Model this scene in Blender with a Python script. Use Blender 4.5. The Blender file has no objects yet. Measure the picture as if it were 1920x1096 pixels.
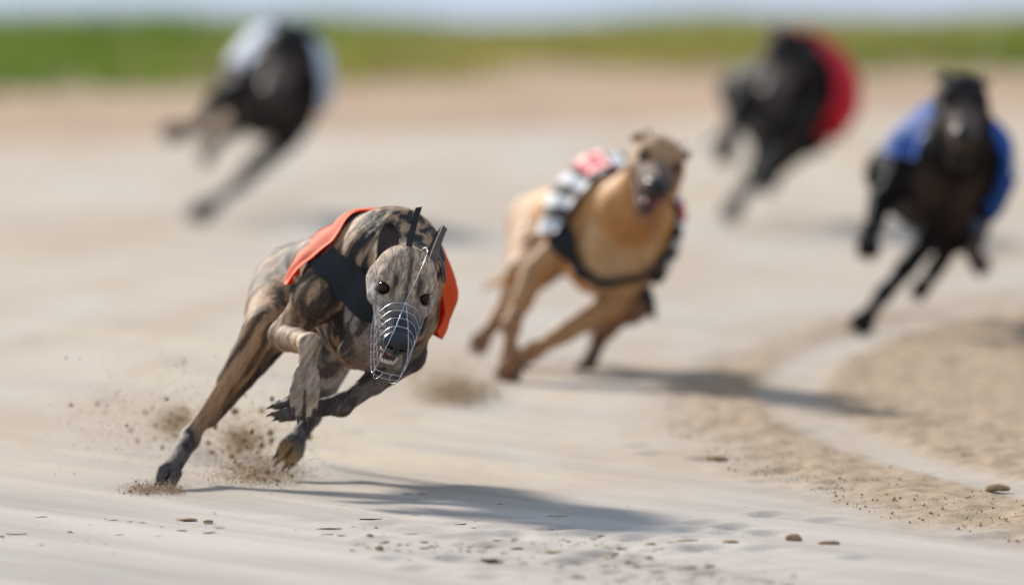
import bpy, bmesh, math, random
import numpy as np
from mathutils import Vector, Matrix

S = bpy.context.scene
COL = S.collection
R = math.radians
rng = np.random.default_rng(7)

# ------------------------------------------------------------------ camera
cam_d = bpy.data.cameras.new("camera")
cam = bpy.data.objects.new("camera", cam_d)
COL.objects.link(cam)
cam.location = (0.0, 0.0, 0.79)
cam.rotation_euler = (math.pi / 2 - math.atan(481 / 27000), 0, 0)
cam_d.sensor_width = 36.0
cam_d.lens = 506.25
cam_d.clip_start = 0.5
cam_d.clip_end = 4000
cam_d.dof.use_dof = True
cam_d.dof.focus_distance = 24.45
cam_d.dof.aperture_fstop = 3.0
cam_d.dof.aperture_blades = 9
S.camera = cam

# ------------------------------------------------------------------ sky, sun, exposure
TO_SUN = Vector((-0.40, 0.80, 0.45)).normalized()
SUN_EL = math.asin(TO_SUN.z)
SUN_ROT = math.atan2(TO_SUN.x, TO_SUN.y)
W = bpy.data.worlds.new("World")
S.world = W
W.use_nodes = True
wn = W.node_tree
bg = wn.nodes["Background"]
sky = wn.nodes.new("ShaderNodeTexSky")
sky.sky_type = 'NISHITA'
sky.sun_disc = False
sky.sun_elevation = SUN_EL
sky.sun_rotation = SUN_ROT
sky.air_density = 1.0
sky.dust_density = 0.2
sky.ozone_density = 3.0
# thin high cloud veils the blue: the clear sky is damped and mixed with an even pale layer
veil = wn.nodes.new("ShaderNodeMix"); veil.data_type = 'RGBA'
veil.inputs[0].default_value = 0.86
soft = wn.nodes.new("ShaderNodeVectorMath"); soft.operation = 'MULTIPLY_ADD'
soft.inputs[1].default_value = (0.16, 0.16, 0.16); soft.inputs[2].default_value = (1, 1, 1)
div = wn.nodes.new("ShaderNodeVectorMath"); div.operation = 'DIVIDE'
wn.links.new(sky.outputs[0], soft.inputs[0])
wn.links.new(sky.outputs[0], div.inputs[0]); wn.links.new(soft.outputs[0], div.inputs[1])
wn.links.new(div.outputs[0], veil.inputs[6])
veil.inputs[7].default_value = (2.05, 2.52, 3.35, 1)
wn.links.new(veil.outputs[2], bg.inputs[0])
bg.inputs[1].default_value = 0.10

sun_d = bpy.data.lights.new("sun", 'SUN')
sun_d.energy = 2.55
sun_d.angle = R(6.0)
sun_d.color = (1.0, 0.93, 0.83)
sun = bpy.data.objects.new("sun", sun_d)
COL.objects.link(sun)
sun.rotation_euler = TO_SUN.to_track_quat('Z', 'Y').to_euler()

S.view_settings.view_transform = 'Standard'
S.view_settings.look = 'None'
S.view_settings.exposure = 1.38
S.view_settings.gamma = 1.0
S.view_settings.use_curve_mapping = False

# ------------------------------------------------------------------ small helpers
def link(o, parent=None, root=None):
    COL.objects.link(o)
    if parent is not None:
        o.parent = parent
    return o

def mesh_obj(name, verts, faces, mat, parent=None, smooth=True):
    me = bpy.data.meshes.new(name)
    verts = np.asarray(verts, dtype=np.float32)
    faces = np.asarray(faces, dtype=np.int32) if not isinstance(faces, list) else faces
    if isinstance(faces, np.ndarray):
        n, k = faces.shape
        me.vertices.add(len(verts)); me.vertices.foreach_set("co", verts.ravel())
        me.loops.add(n * k); me.loops.foreach_set("vertex_index", faces.ravel())
        me.polygons.add(n)
        me.polygons.foreach_set("loop_start", np.arange(0, n * k, k, dtype=np.int32))
        me.polygons.foreach_set("loop_total", np.full(n, k, dtype=np.int32))
        me.update(calc_edges=True); me.validate()
    else:
        me.from_pydata([tuple(v) for v in verts], [], faces)
    if smooth:
        me.polygons.foreach_set("use_smooth", np.ones(len(me.polygons), dtype=bool))
    if mat is not None:
        me.materials.append(mat)
    o = bpy.data.objects.new(name, me)
    return link(o, parent)

def vattr(me, name, data, kind):
    data = np.asarray(data, dtype=np.float32)
    a = me.attributes.new(name, kind, 'POINT')
    if kind == 'FLOAT':
        a.data.foreach_set("value", data)
    elif kind == 'FLOAT_VECTOR':
        a.data.foreach_set("vector", data.ravel())
    else:
        a.data.foreach_set("color", np.concatenate([data, np.ones((len(data), 1), np.float32)], 1).ravel())

def tag(o, label=None, cat=None, group=None, kind=None):
    if label: o["label"] = label
    if cat: o["category"] = cat
    if group: o["group"] = group
    if kind: o["kind"] = kind
    return o

def empty(name, loc):
    o = bpy.data.objects.new(name, None)
    o.location = loc
    o.empty_display_size = 0.1
    return link(o)

A3 = lambda *v: np.array(v, dtype=float)
def unit(v):
    v = np.asarray(v, float)
    return v / (np.linalg.norm(v) + 1e-12)

# value noise on arrays (for shaping geometry)
_perm = np.random.default_rng(3).random((64, 64, 64)).astype(np.float32)
def vnoise(p):
    p = np.asarray(p, float)
    i = np.floor(p).astype(int); f = p - i
    f = f * f * (3 - 2 * f)
    out = 0
    for dx in (0, 1):
        for dy in (0, 1):
            for dz in (0, 1):
                w = (f[..., 0] if dx else 1 - f[..., 0]) * (f[..., 1] if dy else 1 - f[..., 1]) * (f[..., 2] if dz else 1 - f[..., 2])
                out = out + w * _perm[(i[..., 0] + dx) % 64, (i[..., 1] + dy) % 64, (i[..., 2] + dz) % 64]
    return out
def fbm(p, o=3):
    s, a, t = 0, 0.5, 0
    for k in range(o):
        s = s + a * vnoise(np.asarray(p) * 2 ** k + 17.3 * k); t += a; a *= 0.5
    return s / t

# ------------------------------------------------------------------ materials
def new_mat(name):
    m = bpy.data.materials.new(name)
    m.use_nodes = True
    nt = m.node_tree
    return m, nt, nt.nodes["Principled BSDF"]

def N(nt, typ, **kw):
    n = nt.nodes.new(typ)
    for k, v in kw.items():
        if k.startswith("i_"):
            n.inputs[k[2:].replace("_", " ")].default_value = v
        else:
            setattr(n, k, v)
    return n

def ramp(nt, fac, stops):
    r = nt.nodes.new("ShaderNodeValToRGB")
    e = r.color_ramp.elements
    while len(e) < len(stops): e.new(0.5)
    for el, (p, c) in zip(e, stops):
        el.position = p
        el.color = (*c, 1) if len(c) == 3 else c
    nt.links.new(fac, r.inputs[0])
    return r.outputs[0]

def mixc(nt, fac, a, b, mode='MIX'):
    m = nt.nodes.new("ShaderNodeMix"); m.data_type = 'RGBA'; m.blend_type = mode
    for sock, v in ((m.inputs[0], fac), (m.inputs[6], a), (m.inputs[7], b)):
        if hasattr(v, "is_output"): nt.links.new(v, sock)
        elif isinstance(v, (int, float)): sock.default_value = v
        else: sock.default_value = (*v, 1)
    return m.outputs[2]

def mathn(nt, op, a, b=None, c=None):
    m = nt.nodes.new("ShaderNodeMath"); m.operation = op
    for i, v in enumerate((a, b, c)):
        if v is None: continue
        if hasattr(v, "is_output"): nt.links.new(v, m.inputs[i])
        else: m.inputs[i].default_value = v
    return m.outputs[0]

def fur_material(name, stripe_col, gloss=0.6, spec=0.14):
    m, nt, b = new_mat(name)
    L = nt.links.new
    ac = N(nt, "ShaderNodeAttribute", attribute_name="col")
    av = N(nt, "ShaderNodeAttribute", attribute_name="bc")
    asn = N(nt, "ShaderNodeAttribute", attribute_name="bs")
    n1 = N(nt, "ShaderNodeTexNoise", i_Scale=1.0, i_Detail=2.5, i_Roughness=0.5, i_Distortion=0.8)
    L(av.outputs["Vector"], n1.inputs["Vector"])
    st = ramp(nt, n1.outputs[0], [(0.44, (0, 0, 0)), (0.49, (0.6, 0.6, 0.6)), (0.54, (1, 1, 1))])
    fac = mathn(nt, 'MULTIPLY', st, asn.outputs["Fac"])
    c1 = mixc(nt, fac, ac.outputs["Color"], stripe_col)
    # fine hair mottling
    n2 = N(nt, "ShaderNodeTexNoise", i_Scale=7.0, i_Detail=4.0, i_Roughness=0.7)
    L(av.outputs["Vector"], n2.inputs["Vector"])
    mo = ramp(nt, n2.outputs[0], [(0.3, (0.5, 0.48, 0.48)), (0.7, (1.5, 1.48, 1.45))])
    c2 = mixc(nt, 1.0, c1, mo, 'MULTIPLY')
    L(c2, b.inputs["Base Color"])
    b.inputs["Roughness"].default_value = gloss
    b.inputs["Specular IOR Level"].default_value = spec
    b.inputs["Sheen Weight"].default_value = 0.0
    b.inputs["Sheen Roughness"].default_value = 0.4
    bp = N(nt, "ShaderNodeBump", i_Strength=0.7, i_Distance=0.005)
    n3 = N(nt, "ShaderNodeTexNoise", i_Scale=4.0, i_Detail=5.0, i_Roughness=0.75)
    L(av.outputs["Vector"], n3.inputs["Vector"])
    L(n3.outputs[0], bp.inputs["Height"])
    L(bp.outputs[0], b.inputs["Normal"])
    return m

def plain(name, col, rough=0.6, spec=0.4, metal=0.0, noise=0.0, nscale=60, coat=0.0):
    m, nt, b = new_mat(name)
    b.inputs["Roughness"].default_value = rough
    b.inputs["Specular IOR Level"].default_value = spec
    b.inputs["Metallic"].default_value = metal
    b.inputs["Coat Weight"].default_value = coat
    b.inputs["Coat Roughness"].default_value = 0.05
    tc = N(nt, "ShaderNodeTexCoord")
    n1 = N(nt, "ShaderNodeTexNoise", i_Scale=nscale, i_Detail=4.0)
    nt.links.new(tc.outputs["Object"], n1.inputs["Vector"])
    k = noise
    c = mixc(nt, 1.0, col, ramp(nt, n1.outputs[0], [(0.25, (1 - k,) * 3), (0.75, (1 + k,) * 3)]), 'MULTIPLY')
    nt.links.new(c, b.inputs["Base Color"])
    return m

def cloth_material(name, col, trans=0.25):
    m, nt, b = new_mat(name)
    L = nt.links.new
    tc = N(nt, "ShaderNodeTexCoord")
    n1 = N(nt, "ShaderNodeTexNoise", i_Scale=14.0, i_Detail=3.0)
    n2 = N(nt, "ShaderNodeTexNoise", i_Scale=900.0, i_Detail=2.0)
    L(tc.outputs["Object"], n1.inputs["Vector"]); L(tc.outputs["Object"], n2.inputs["Vector"])
    if col == 'stripes':
        at = N(nt, "ShaderNodeAttribute", attribute_name="cu")
        sp = N(nt, "ShaderNodeSeparateXYZ"); L(at.outputs["Vector"], sp.inputs[0])
        s = mathn(nt, 'FRACT', mathn(nt, 'MULTIPLY', sp.outputs[1], 11.0))
        base = ramp(nt, mathn(nt, 'GREATER_THAN', s, 0.5), [(0.0, (0.72, 0.72, 0.72)), (1.0, (0.02, 0.02, 0.022))])
    else:
        base = col
    c = mixc(nt, 1.0, base, ramp(nt, n1.outputs[0], [(0.3, (0.88,) * 3), (0.7, (1.1,) * 3)]), 'MULTIPLY')
    L(c, b.inputs["Base Color"])
    b.inputs["Roughness"].default_value = 0.7
    b.inputs["Specular IOR Level"].default_value = 0.15
    bp = N(nt, "ShaderNodeBump", i_Strength=0.25, i_Distance=0.001)
    L(n2.outputs[0], bp.inputs["Height"]); L(bp.outputs[0], b.inputs["Normal"])
    tr = N(nt, "ShaderNodeBsdfTranslucent"); L(c, tr.inputs["Color"])
    mx = N(nt, "ShaderNodeMixShader"); mx.inputs[0].default_value = trans
    L(b.outputs[0], mx.inputs[1]); L(tr.outputs[0], mx.inputs[2])
    L(mx.outputs[0], nt.nodes["Material Output"].inputs[0])
    return m

M_eye = plain("eye_dark", (0.030, 0.012, 0.007), 0.05, 0.22)
M_pupil = plain("pupil_black", (0.002, 0.002, 0.002), 0.04, 0.22)
M_lid = plain("eyelid_skin", (0.03, 0.024, 0.022), 0.5, 0.3, noise=0.2)
M_nose = plain("nose_leather", (0.007, 0.008, 0.011), 0.30, 0.6, noise=0.3, nscale=500)
M_tooth = plain("tooth_ivory", (0.72, 0.66, 0.52), 0.25, 0.5, noise=0.1)
M_tongue = plain("tongue_pink", (0.38, 0.13, 0.13), 0.3, 0.5, noise=0.2)
M_claw = plain("claw_horn", (0.08, 0.062, 0.052), 0.6, 0.15, noise=0.2)
M_wire = plain("muzzle_wire", (0.55, 0.56, 0.58), 0.4, 0.4, metal=0.8, noise=0.1)
M_wire_dull = plain("muzzle_plastic", (0.13, 0.10, 0.09), 0.6, 0.2, noise=0.1)
M_strap = plain("strap_black", (0.016, 0.017, 0.022), 0.6, 0.4, noise=0.3, nscale=200)
M_band = plain("band_black", (0.022, 0.023, 0.025), 0.85, 0.25, noise=0.3, nscale=300)

# ------------------------------------------------------------------ ground
SLOPE = 0.0339
def gz(x, y):
    """height of the banked track, rising away from the camera to a crest"""
    x = np.asarray(x, float); y = np.asarray(y, float)
    z = SLOPE * (np.minimum(y, 47.5) - 25.0)
    return z - 0.5 * SLOPE * np.maximum(y - 47.5, 0) * 0.3
def edge_x(y):   # inner edge of the raked loose sand
    return 0.28 + 0.040 * (y - 27.3) ** 2 + 0.02 * np.sin(y * 5.1) + 0.012 * np.sin(y * 13.7)
def stripe_x(y): # smooth wheel line through the loose sand
    return 0.54 + 0.046 * (y - 27.8) ** 2
def soil_y(x):   # where the packed track ends and bare earth begins
    return 40.6 + 0.75 * x + 0.10 * np.sin(x * 2.3)
def grass_y(x):
    return 43.9 + 0.50 * x + 0.35 * np.sin(x * 1.7 + 1) + 0.22 * np.sin(x * 5.3)

def smooth(a, b, x):
    t = np.clip((x - a) / (b - a), 0, 1)
    return t * t * (3 - 2 * t)

def build_ground():
    xs = np.concatenate([-np.geomspace(1500, 4.2, 26), np.linspace(-4, -1.45, 70), np.linspace(-1.4, 1.4, 200), np.linspace(1.45, 4, 70), np.geomspace(4.2, 1500, 26)])
    ys = np.concatenate([[-400, -100, -30, -5, 5, 12, 16, 19], np.linspace(20.5, 23, 90), np.linspace(23.015, 27, 320), np.linspace(27.02, 33, 270), np.linspace(33.05, 52, 260), np.geomspace(53, 2500, 26)])
    X, Y = np.meshgrid(xs, ys, indexing='ij')
    Z = gz(X, Y)
    near = (np.abs(X) < 4.1) & (Y > 20) & (Y < 52)
    P2 = np.stack([X, Y, X * 0], -1)
    # long shallow harrow lines along the running direction
    q = X * 0.90 + Y * 0.43 + 0.05 * (Y - 25)
    lines = fbm(np.stack([q * 7, Y * 0.35, X * 0], -1), 3) - 0.5
    loose = smooth(-0.14, 0.16, X - edge_x(Y) + 0.10 * (fbm(np.stack([X * 9, Y * 4, X * 0], -1), 3) - 0.5)) * smooth(34.5, 30.0, Y)
    flat = smooth(0.095, 0.03, np.abs(X - stripe_x(Y)))
    loose = loose * (1 - 0.8 * flat)
    lumps = fbm(P2 * [22, 9, 1], 3) - 0.45
    lumps2 = fbm(P2 * [45, 20, 1] + 5, 2) - 0.5
    dz = 0.006 * lines + loose * (0.001 + 0.018 * np.clip(lumps, -0.1, 1) + 0.010 * lumps2) - 0.004 * flat * (X > edge_x(Y))
    # scuffed patch of prints in front of the leading dog
    sc = np.exp(-(((X - 0.15) * 0.8 + (Y - 23.55) * 0.45) / 0.20) ** 2 - ((Y - 23.6) / 0.75) ** 2)
    dz = dz + sc * 0.016 * (fbm(P2 * [16, 9, 1] + 9, 3) - 0.5)
    # paw prints and scrapes left by earlier runners
    pr = np.random.default_rng(21)
    cx = np.concatenate([pr.normal(0.12, 0.20, 60), pr.uniform(-1.1, 1.3, 22), pr.normal(0.80, 0.3, 60)])
    cy = np.concatenate([pr.normal(23.6, 0.5, 60), pr.uniform(25.5, 32, 22), pr.uniform(23.4, 29.5, 60)])
    for a, b_ in zip(cx, cy):
        ix = np.where(np.abs(xs - a) < 0.12)[0]; iy = np.where(np.abs(ys - b_) < 0.2)[0]
        if len(ix) < 2 or len(iy) < 2: continue
        sl = np.ix_(ix, iy)
        e = ((X[sl] - a) / 0.026) ** 2 + ((Y[sl] - b_) / 0.045) ** 2
        e2 = ((X[sl] - a) / 0.034) ** 2 + ((Y[sl] - b_ - 0.07) / 0.04) ** 2
        k_ = pr.uniform(0.2, 0.7)
        dz[sl] += k_ * (-0.010 * np.exp(-e) + 0.006 * np.exp(-e2) + 0.003 * np.exp(-(np.sqrt(e) - 1.5) ** 2 * 4))
    soil = smooth(-0.4, 0.4, Y - soil_y(X))
    dz = dz + soil * 0.06 * (fbm(P2 * [3, 2, 1] + 3, 4) - 0.4)
    Z = Z + np.where(near, dz, 0)
    nx, ny = X.shape
    idx = np.arange(nx * ny).reshape(nx, ny)
    F = np.stack([idx[:-1, :-1], idx[1:, :-1], idx[1:, 1:], idx[:-1, 1:]], -1).reshape(-1, 4)
    V = np.stack([X, Y, Z], -1).reshape(-1, 3)

    m, nt, b = new_mat("track_sand")
    L = nt.links.new
    geo = N(nt, "ShaderNodeNewGeometry")
    pos = geo.outputs["Position"]
    al = N(nt, "ShaderNodeAttribute", attribute_name="loose")
    so = N(nt, "ShaderNodeAttribute", attribute_name="soil")
    def tex(scale, rot=0.0, detail=4.0, rough=0.6, seed=(0, 0, 0)):
        mp = N(nt, "ShaderNodeMapping")
        mp.inputs["Scale"].default_value = scale
        mp.inputs["Rotation"].default_value = (0, 0, rot)
        mp.inputs["Location"].default_value = seed
        L(pos, mp.inputs[0])
        n = N(nt, "ShaderNodeTexNoise", i_Scale=1.0, i_Detail=detail, i_Roughness=rough)
        L(mp.outputs[0], n.inputs["Vector"])
        return n.outputs[0]
    broad = tex((0.55, 0.16, 1), R(20), 3, 0.5)
    aq = N(nt, "ShaderNodeAttribute", attribute_name="band")
    nb_ = N(nt, "ShaderNodeTexNoise", i_Scale=1.0, i_Detail=4.0, i_Roughness=0.6); L(aq.outputs["Vector"], nb_.inputs["Vector"])
    bands = nb_.outputs[0]
    ar = N(nt, "ShaderNodeAttribute", attribute_name="run")
    def run(k, a, detail, rough, seed):
        mp = N(nt, "ShaderNodeMapping"); mp.inputs["Scale"].default_value = (k, a, 1); mp.inputs["Location"].default_value = seed
        L(ar.outputs["Vector"], mp.inputs[0])
        n = N(nt, "ShaderNodeTexNoise", i_Scale=1.0, i_Detail=detail, i_Roughness=rough); L(mp.outputs[0], n.inputs["Vector"])
        return n.outputs[0]
    streak = run(6.5, 0.5, 4, 0.6, (3, 1, 0))
    grain = tex((260, 110, 1), 0, 3, 0.7)
    patch = tex((2.2, 0.9, 1), R(10), 5, 0.65, (7, 2, 0))
    packed = mixc(nt, ramp(nt, broad, [(0.38, (0, 0, 0)), (0.62, (1, 1, 1))]), (0.41, 0.350, 0.283), (0.465, 0.368, 0.25))
    packed = mixc(nt, ramp(nt, streak, [(0.40, (0, 0, 0)), (0.68, (0.75, 0.75, 0.75))]), packed, (0.29, 0.255, 0.225))
    dust = ramp(nt, patch, [(0.50, (0, 0, 0)), (0.68, (0.8, 0.8, 0.8))])
    packed = mixc(nt, dust, packed, (0.375, 0.275, 0.175))
    packed = mixc(nt, ramp(nt, bands, [(0.48, (0, 0, 0)), (0.66, (0.85, 0.85, 0.85))]), packed, (0.35, 0.262, 0.178))
    packed = mixc(nt, ramp(nt, bands, [(0.30, (0.8, 0.8, 0.8)), (0.45, (0, 0, 0))]), packed, (0.43, 0.385, 0.335))
    fine = run(17.0, 0.9, 5, 0.7, (1, 9, 0))
    packed = mixc(nt, ramp(nt, fine, [(0.45, (0, 0, 0)), (0.75, (0.45, 0.45, 0.45))]), packed, (0.43, 0.395, 0.36))
    damp = N(nt, "ShaderNodeAttribute", attribute_name="damp")
    packed = mixc(nt, damp.outputs["Fac"], packed, mixc(nt, ramp(nt, streak, [(0.35, (0, 0, 0)), (0.65, (1, 1, 1))]), (0.44, 0.392, 0.345), (0.285, 0.25, 0.222)))
    loose_c = mixc(nt, ramp(nt, tex((30, 14, 1), 0, 3, 0.6), [(0.35, (0, 0, 0)), (0.65, (1, 1, 1))]), (0.25, 0.163, 0.088), (0.37, 0.268, 0.168))
    c = mixc(nt, al.outputs["Fac"], packed, loose_c)
    soil_c = mixc(nt, tex((1.5, 0.9, 1), 0, 4, 0.6), (0.27, 0.166, 0.095), (0.42, 0.280, 0.172))
    c = mixc(nt, so.outputs["Fac"], c, soil_c)
    c = mixc(nt, 1.0, c, ramp(nt, grain, [(0.3, (0.90,) * 3), (0.7, (1.10,) * 3)]), 'MULTIPLY')
    L(c, b.inputs["Base Color"])
    b.inputs["Roughness"].default_value = 0.9
    b.inputs["Specular IOR Level"].default_value = 0.2
    bp = N(nt, "ShaderNodeBump", i_Strength=0.35, i_Distance=0.004)
    L(tex((150, 60, 1), 0, 4, 0.7), bp.inputs["Height"])
    L(bp.outputs[0], b.inputs["Normal"])
    o = mesh_obj("ground", V, F, m)
    vattr(o.data, "loose", np.where(near, loose, 0).ravel(), 'FLOAT')
    vattr(o.data, "soil", soil.ravel(), 'FLOAT')
    wob = fbm(np.stack([X * 0.8, Y * 0.3, X * 0], -1), 3)
    vattr(o.data, "damp", (0.8 * smooth(26.2, 24.2, Y + 1.2 * (wob - 0.5) + 0.5 * X)).ravel(), 'FLOAT')
    qd = X - 0.6 * edge_x(np.clip(Y, 22, 33)) - 0.05 * np.maximum(Y - 33, 0)
    vattr(o.data, "band", np.stack([qd * 3.2, Y * 0.42, X * 0], -1).reshape(-1, 3), 'FLOAT_VECTOR')
    vattr(o.data, "run", np.stack([X * 0.89 + Y * 0.45, -X * 0.45 + Y * 0.89, X * 0], -1).reshape(-1, 3), 'FLOAT_VECTOR')
    tag(o, "pale banked sand of the racing track with a bare earth verge", "ground", kind="structure")
    return o
build_ground()

# ------------------------------------------------------------------ grass on the far bank
def build_grass():
    n = 95000
    x = rng.uniform(-10, 12, n)
    y0 = grass_y(x)
    y = y0 + rng.random(n) ** 0.8 * (51.5 - y0)
    clump = fbm(np.stack([x * 1.6, y * 1.0, x * 0], -1), 3)
    keep = clump + 0.30 * smooth(0, 1.8, y - y0) > 0.42
    x, y, clump = x[keep], y[keep], clump[keep]
    n = len(x)
    h = (0.025 + 0.13 * clump) * rng.uniform(0.6, 1.3, n)
    w = rng.uniform(0.006, 0.014, n)
    a = rng.uniform(0, math.pi, n)
    lean = rng.normal(0, 0.3, (n, 2)) * h[:, None]
    z = gz(x, y) - 0.005
    bx, by = np.cos(a) * w, np.sin(a) * w
    v = np.zeros((n, 5, 3))
    v[:, 0] = np.stack([x - bx, y - by, z], 1)
    v[:, 1] = np.stack([x + bx, y + by, z], 1)
    v[:, 2] = np.stack([x + bx * .7 + lean[:, 0] * .4, y + by * .7 + lean[:, 1] * .4, z + h * .6], 1)
    v[:, 3] = np.stack([x - bx * .7 + lean[:, 0] * .4, y - by * .7 + lean[:, 1] * .4, z + h * .6], 1)
    v[:, 4] = np.stack([x + lean[:, 0], y + lean[:, 1], z + h], 1)
    base = np.arange(n)[:, None] * 5
    tri = np.concatenate([base + [0, 1, 2], base + [0, 2, 3], base + [3, 2, 4]], 0)
    m, nt, b = new_mat("grass_blades")
    ac = N(nt, "ShaderNodeAttribute", attribute_name="col")
    nt.links.new(ac.outputs["Color"], b.inputs["Base Color"])
    b.inputs["Roughness"].default_value = 0.6
    tr = N(nt, "ShaderNodeBsdfTranslucent"); nt.links.new(ac.outputs["Color"], tr.inputs[0])
    mx = N(nt, "ShaderNodeMixShader"); mx.inputs[0].default_value = 0.4
    nt.links.new(b.outputs[0], mx.inputs[1]); nt.links.new(tr.outputs[0], mx.inputs[2])
    nt.links.new(mx.outputs[0], nt.nodes["Material Output"].inputs[0])
    o = mesh_obj("grass", v.reshape(-1, 3), tri, m, smooth=False)
    mixv = np.clip((clump - 0.5) * 3.0 + 0.5 + rng.normal(0, 0.18, n), 0, 1)[:, None]
    big = fbm(np.stack([x * 0.7 + 4, y * 0.45, x * 0], -1), 2)
    mixv = np.clip(mixv * 0.55 + ((big - 0.5) * 4 + 0.35)[:, None] * 0.6, 0, 1)
    c = (1 - mixv) * np.array([0.30, 0.275, 0.065]) + mixv * np.array([0.115, 0.20, 0.015])
    dry = (rng.random(n) < 0.12)[:, None]
    c = np.where(dry, np.array([0.28, 0.24, 0.12]), c)
    vattr(o.data, "col", np.repeat(c, 5, 0), 'FLOAT_COLOR')
    tag(o, "rough green grass on the bank beyond the track", "grass", kind="stuff")
build_grass()

# ------------------------------------------------------------------ implicit bodies
class Body:
    """smoothly blended tapered limbs, ellipsoids and a swept trunk, meshed as one surface"""
    def __init__(self):
        self.p = []
    def cone(self, a, b, ra, rb, k=0.02, c=(0.2, 0.2, 0.2), s=0.0, t='limb'):
        self.p.append(dict(kind='cone', a=np.array(a, float), b=np.array(b, float), ra=ra, rb=rb, k=k, c=c, s=s, t=t))
    def ell(self, c0, axes, r, k=0.02, c=(0.2, 0.2, 0.2), s=0.0, t='limb', sub=False):
        self.p.append(dict(kind='ell', c0=np.array(c0, float), ax=np.array(axes, float), r=np.array(r, float), k=k, c=c, s=s, t=t, sub=sub))
    def sweep(self, F, U, L, st, k=0.03, c=(0.2, 0.2, 0.2), s=0.0, t='trunk'):
        """st: list of (centre, half width, half height)"""
        self.p.append(dict(kind='sweep', F=F, U=U, L=L, st=st, k=k, c=c, s=s, t=t))
    def bbox(self, q):
        if q['kind'] == 'cone':
            r = max(q['ra'], q['rb'])
            return np.minimum(q['a'], q['b']) - r, np.maximum(q['a'], q['b']) + r
        if q['kind'] == 'ell':
            r = q['r'].max()
            return q['c0'] - r, q['c0'] + r
        cs = np.array([s[0] for s in q['st']]); rr = np.array([max(s[1], s[2]) for s in q['st']])[:, None]
        return (cs - rr).min(0), (cs + rr).max(0)
    @staticmethod
    def dist(q, P):
        if q['kind'] == 'cone':
            ab = q['b'] - q['a']
            l2 = ab @ ab + 1e-12
            t = np.clip(((P - q['a']) @ ab) / l2, 0, 1)
            d = P - q['a'] - t[..., None] * ab
            return np.sqrt((d * d).sum(-1)) - (q['ra'] + (q['rb'] - q['ra']) * t)
        if q['kind'] == 'ell':
            v = (P - q['c0']) @ q['ax'].T
            k0 = np.sqrt(((v / q['r']) ** 2).sum(-1)) + 1e-9
            k1 = np.sqrt(((v / q['r'] ** 2) ** 2).sum(-1)) + 1e-9
            return k0 * (k0 - 1) / k1
        F, U, L, st = q['F'], q['U'], q['L'], q['st']
        c0 = st[0][0]
        ts = np.array([(s[0] - c0) @ F for s in st])
        f = (P - c0) @ F
        cl = np.interp(f, ts, [(s[0] - c0) @ L for s in st]); cu = np.interp(f, ts, [(s[0] - c0) @ U for s in st])
        w = np.interp(f, ts, [s[1] for s in st]); h = np.interp(f, ts, [s[2] for s in st])
        l = (P - c0) @ L - cl; u = (P - c0) @ U - cu
        # egg shaped section: narrower below
        w = w * (1 + 0.16 * np.clip(u / h, -1, 1))
        d = (np.sqrt((l / w) ** 2 + (u / h) ** 2) - 1) * np.minimum(w, h)
        end = np.maximum(ts[0] - f, f - ts[-1])
        return np.maximum(d, end)
    def sdf(self, P, tags=None):
        out = np.full(P.shape[:-1], 1.0)
        for q in self.p:
            if tags is not None and q['t'] not in tags: continue
            out = self.comb(out, self.dist(q, P), q)
        return out
    @staticmethod
    def comb(a, d, q):
        k = q['k']
        if q.get('sub'):
            h = np.maximum(k - np.abs(a + d), 0) / k
            return np.maximum(a, -d) + h * h * k * 0.25
        h = np.maximum(k - np.abs(a - d), 0) / k
        return np.minimum(a, d) - h * h * k * 0.25
    def mesh(self, h):
        bb = [self.bbox(q) for q in self.p]
        lo = np.min([b[0] for b in bb], 0) - 4 * h; hi = np.max([b[1] for b in bb], 0) + 4 * h
        n = np.ceil((hi - lo) / h).astype(int) + 1
        ax = [lo[i] + h * np.arange(n[i]) for i in range(3)]
        Fd = np.full(n, 0.25, np.float32)
        for q, (b0, b1) in zip(self.p, bb):
            m = q['k'] + 4 * h
            i0 = np.clip(np.floor((b0 - m - lo) / h).astype(int), 0, n); i1 = np.clip(np.ceil((b1 + m - lo) / h).astype(int) + 1, 0, n)
            sl = tuple(slice(a, b) for a, b in zip(i0, i1))
            G = np.stack(np.meshgrid(*[ax[i][sl[i]] for i in range(3)], indexing='ij'), -1)
            Fd[sl] = self.comb(Fd[sl], self.dist(q, G).astype(np.float32), q)
        V, Q = surface_nets(Fd)
        return V * h + lo, Q
    def attrs(self, V):
        """pelt colour and brindle strength from the nearest muscles"""
        ws = 0; C = np.zeros((len(V), 3)); Sx = np.zeros(len(V)); hw = np.zeros(len(V))
        for q in self.p:
            if q.get('sub'): continue
            w = np.exp(-np.clip(self.dist(q, V), -0.004, 1) / 0.007)
            ws = ws + w; C += w[:, None] * np.array(q['c']); Sx += w * q['s']; hw += w * (q['t'] == 'head')
        return C / ws[:, None], Sx / ws, hw / ws

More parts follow.
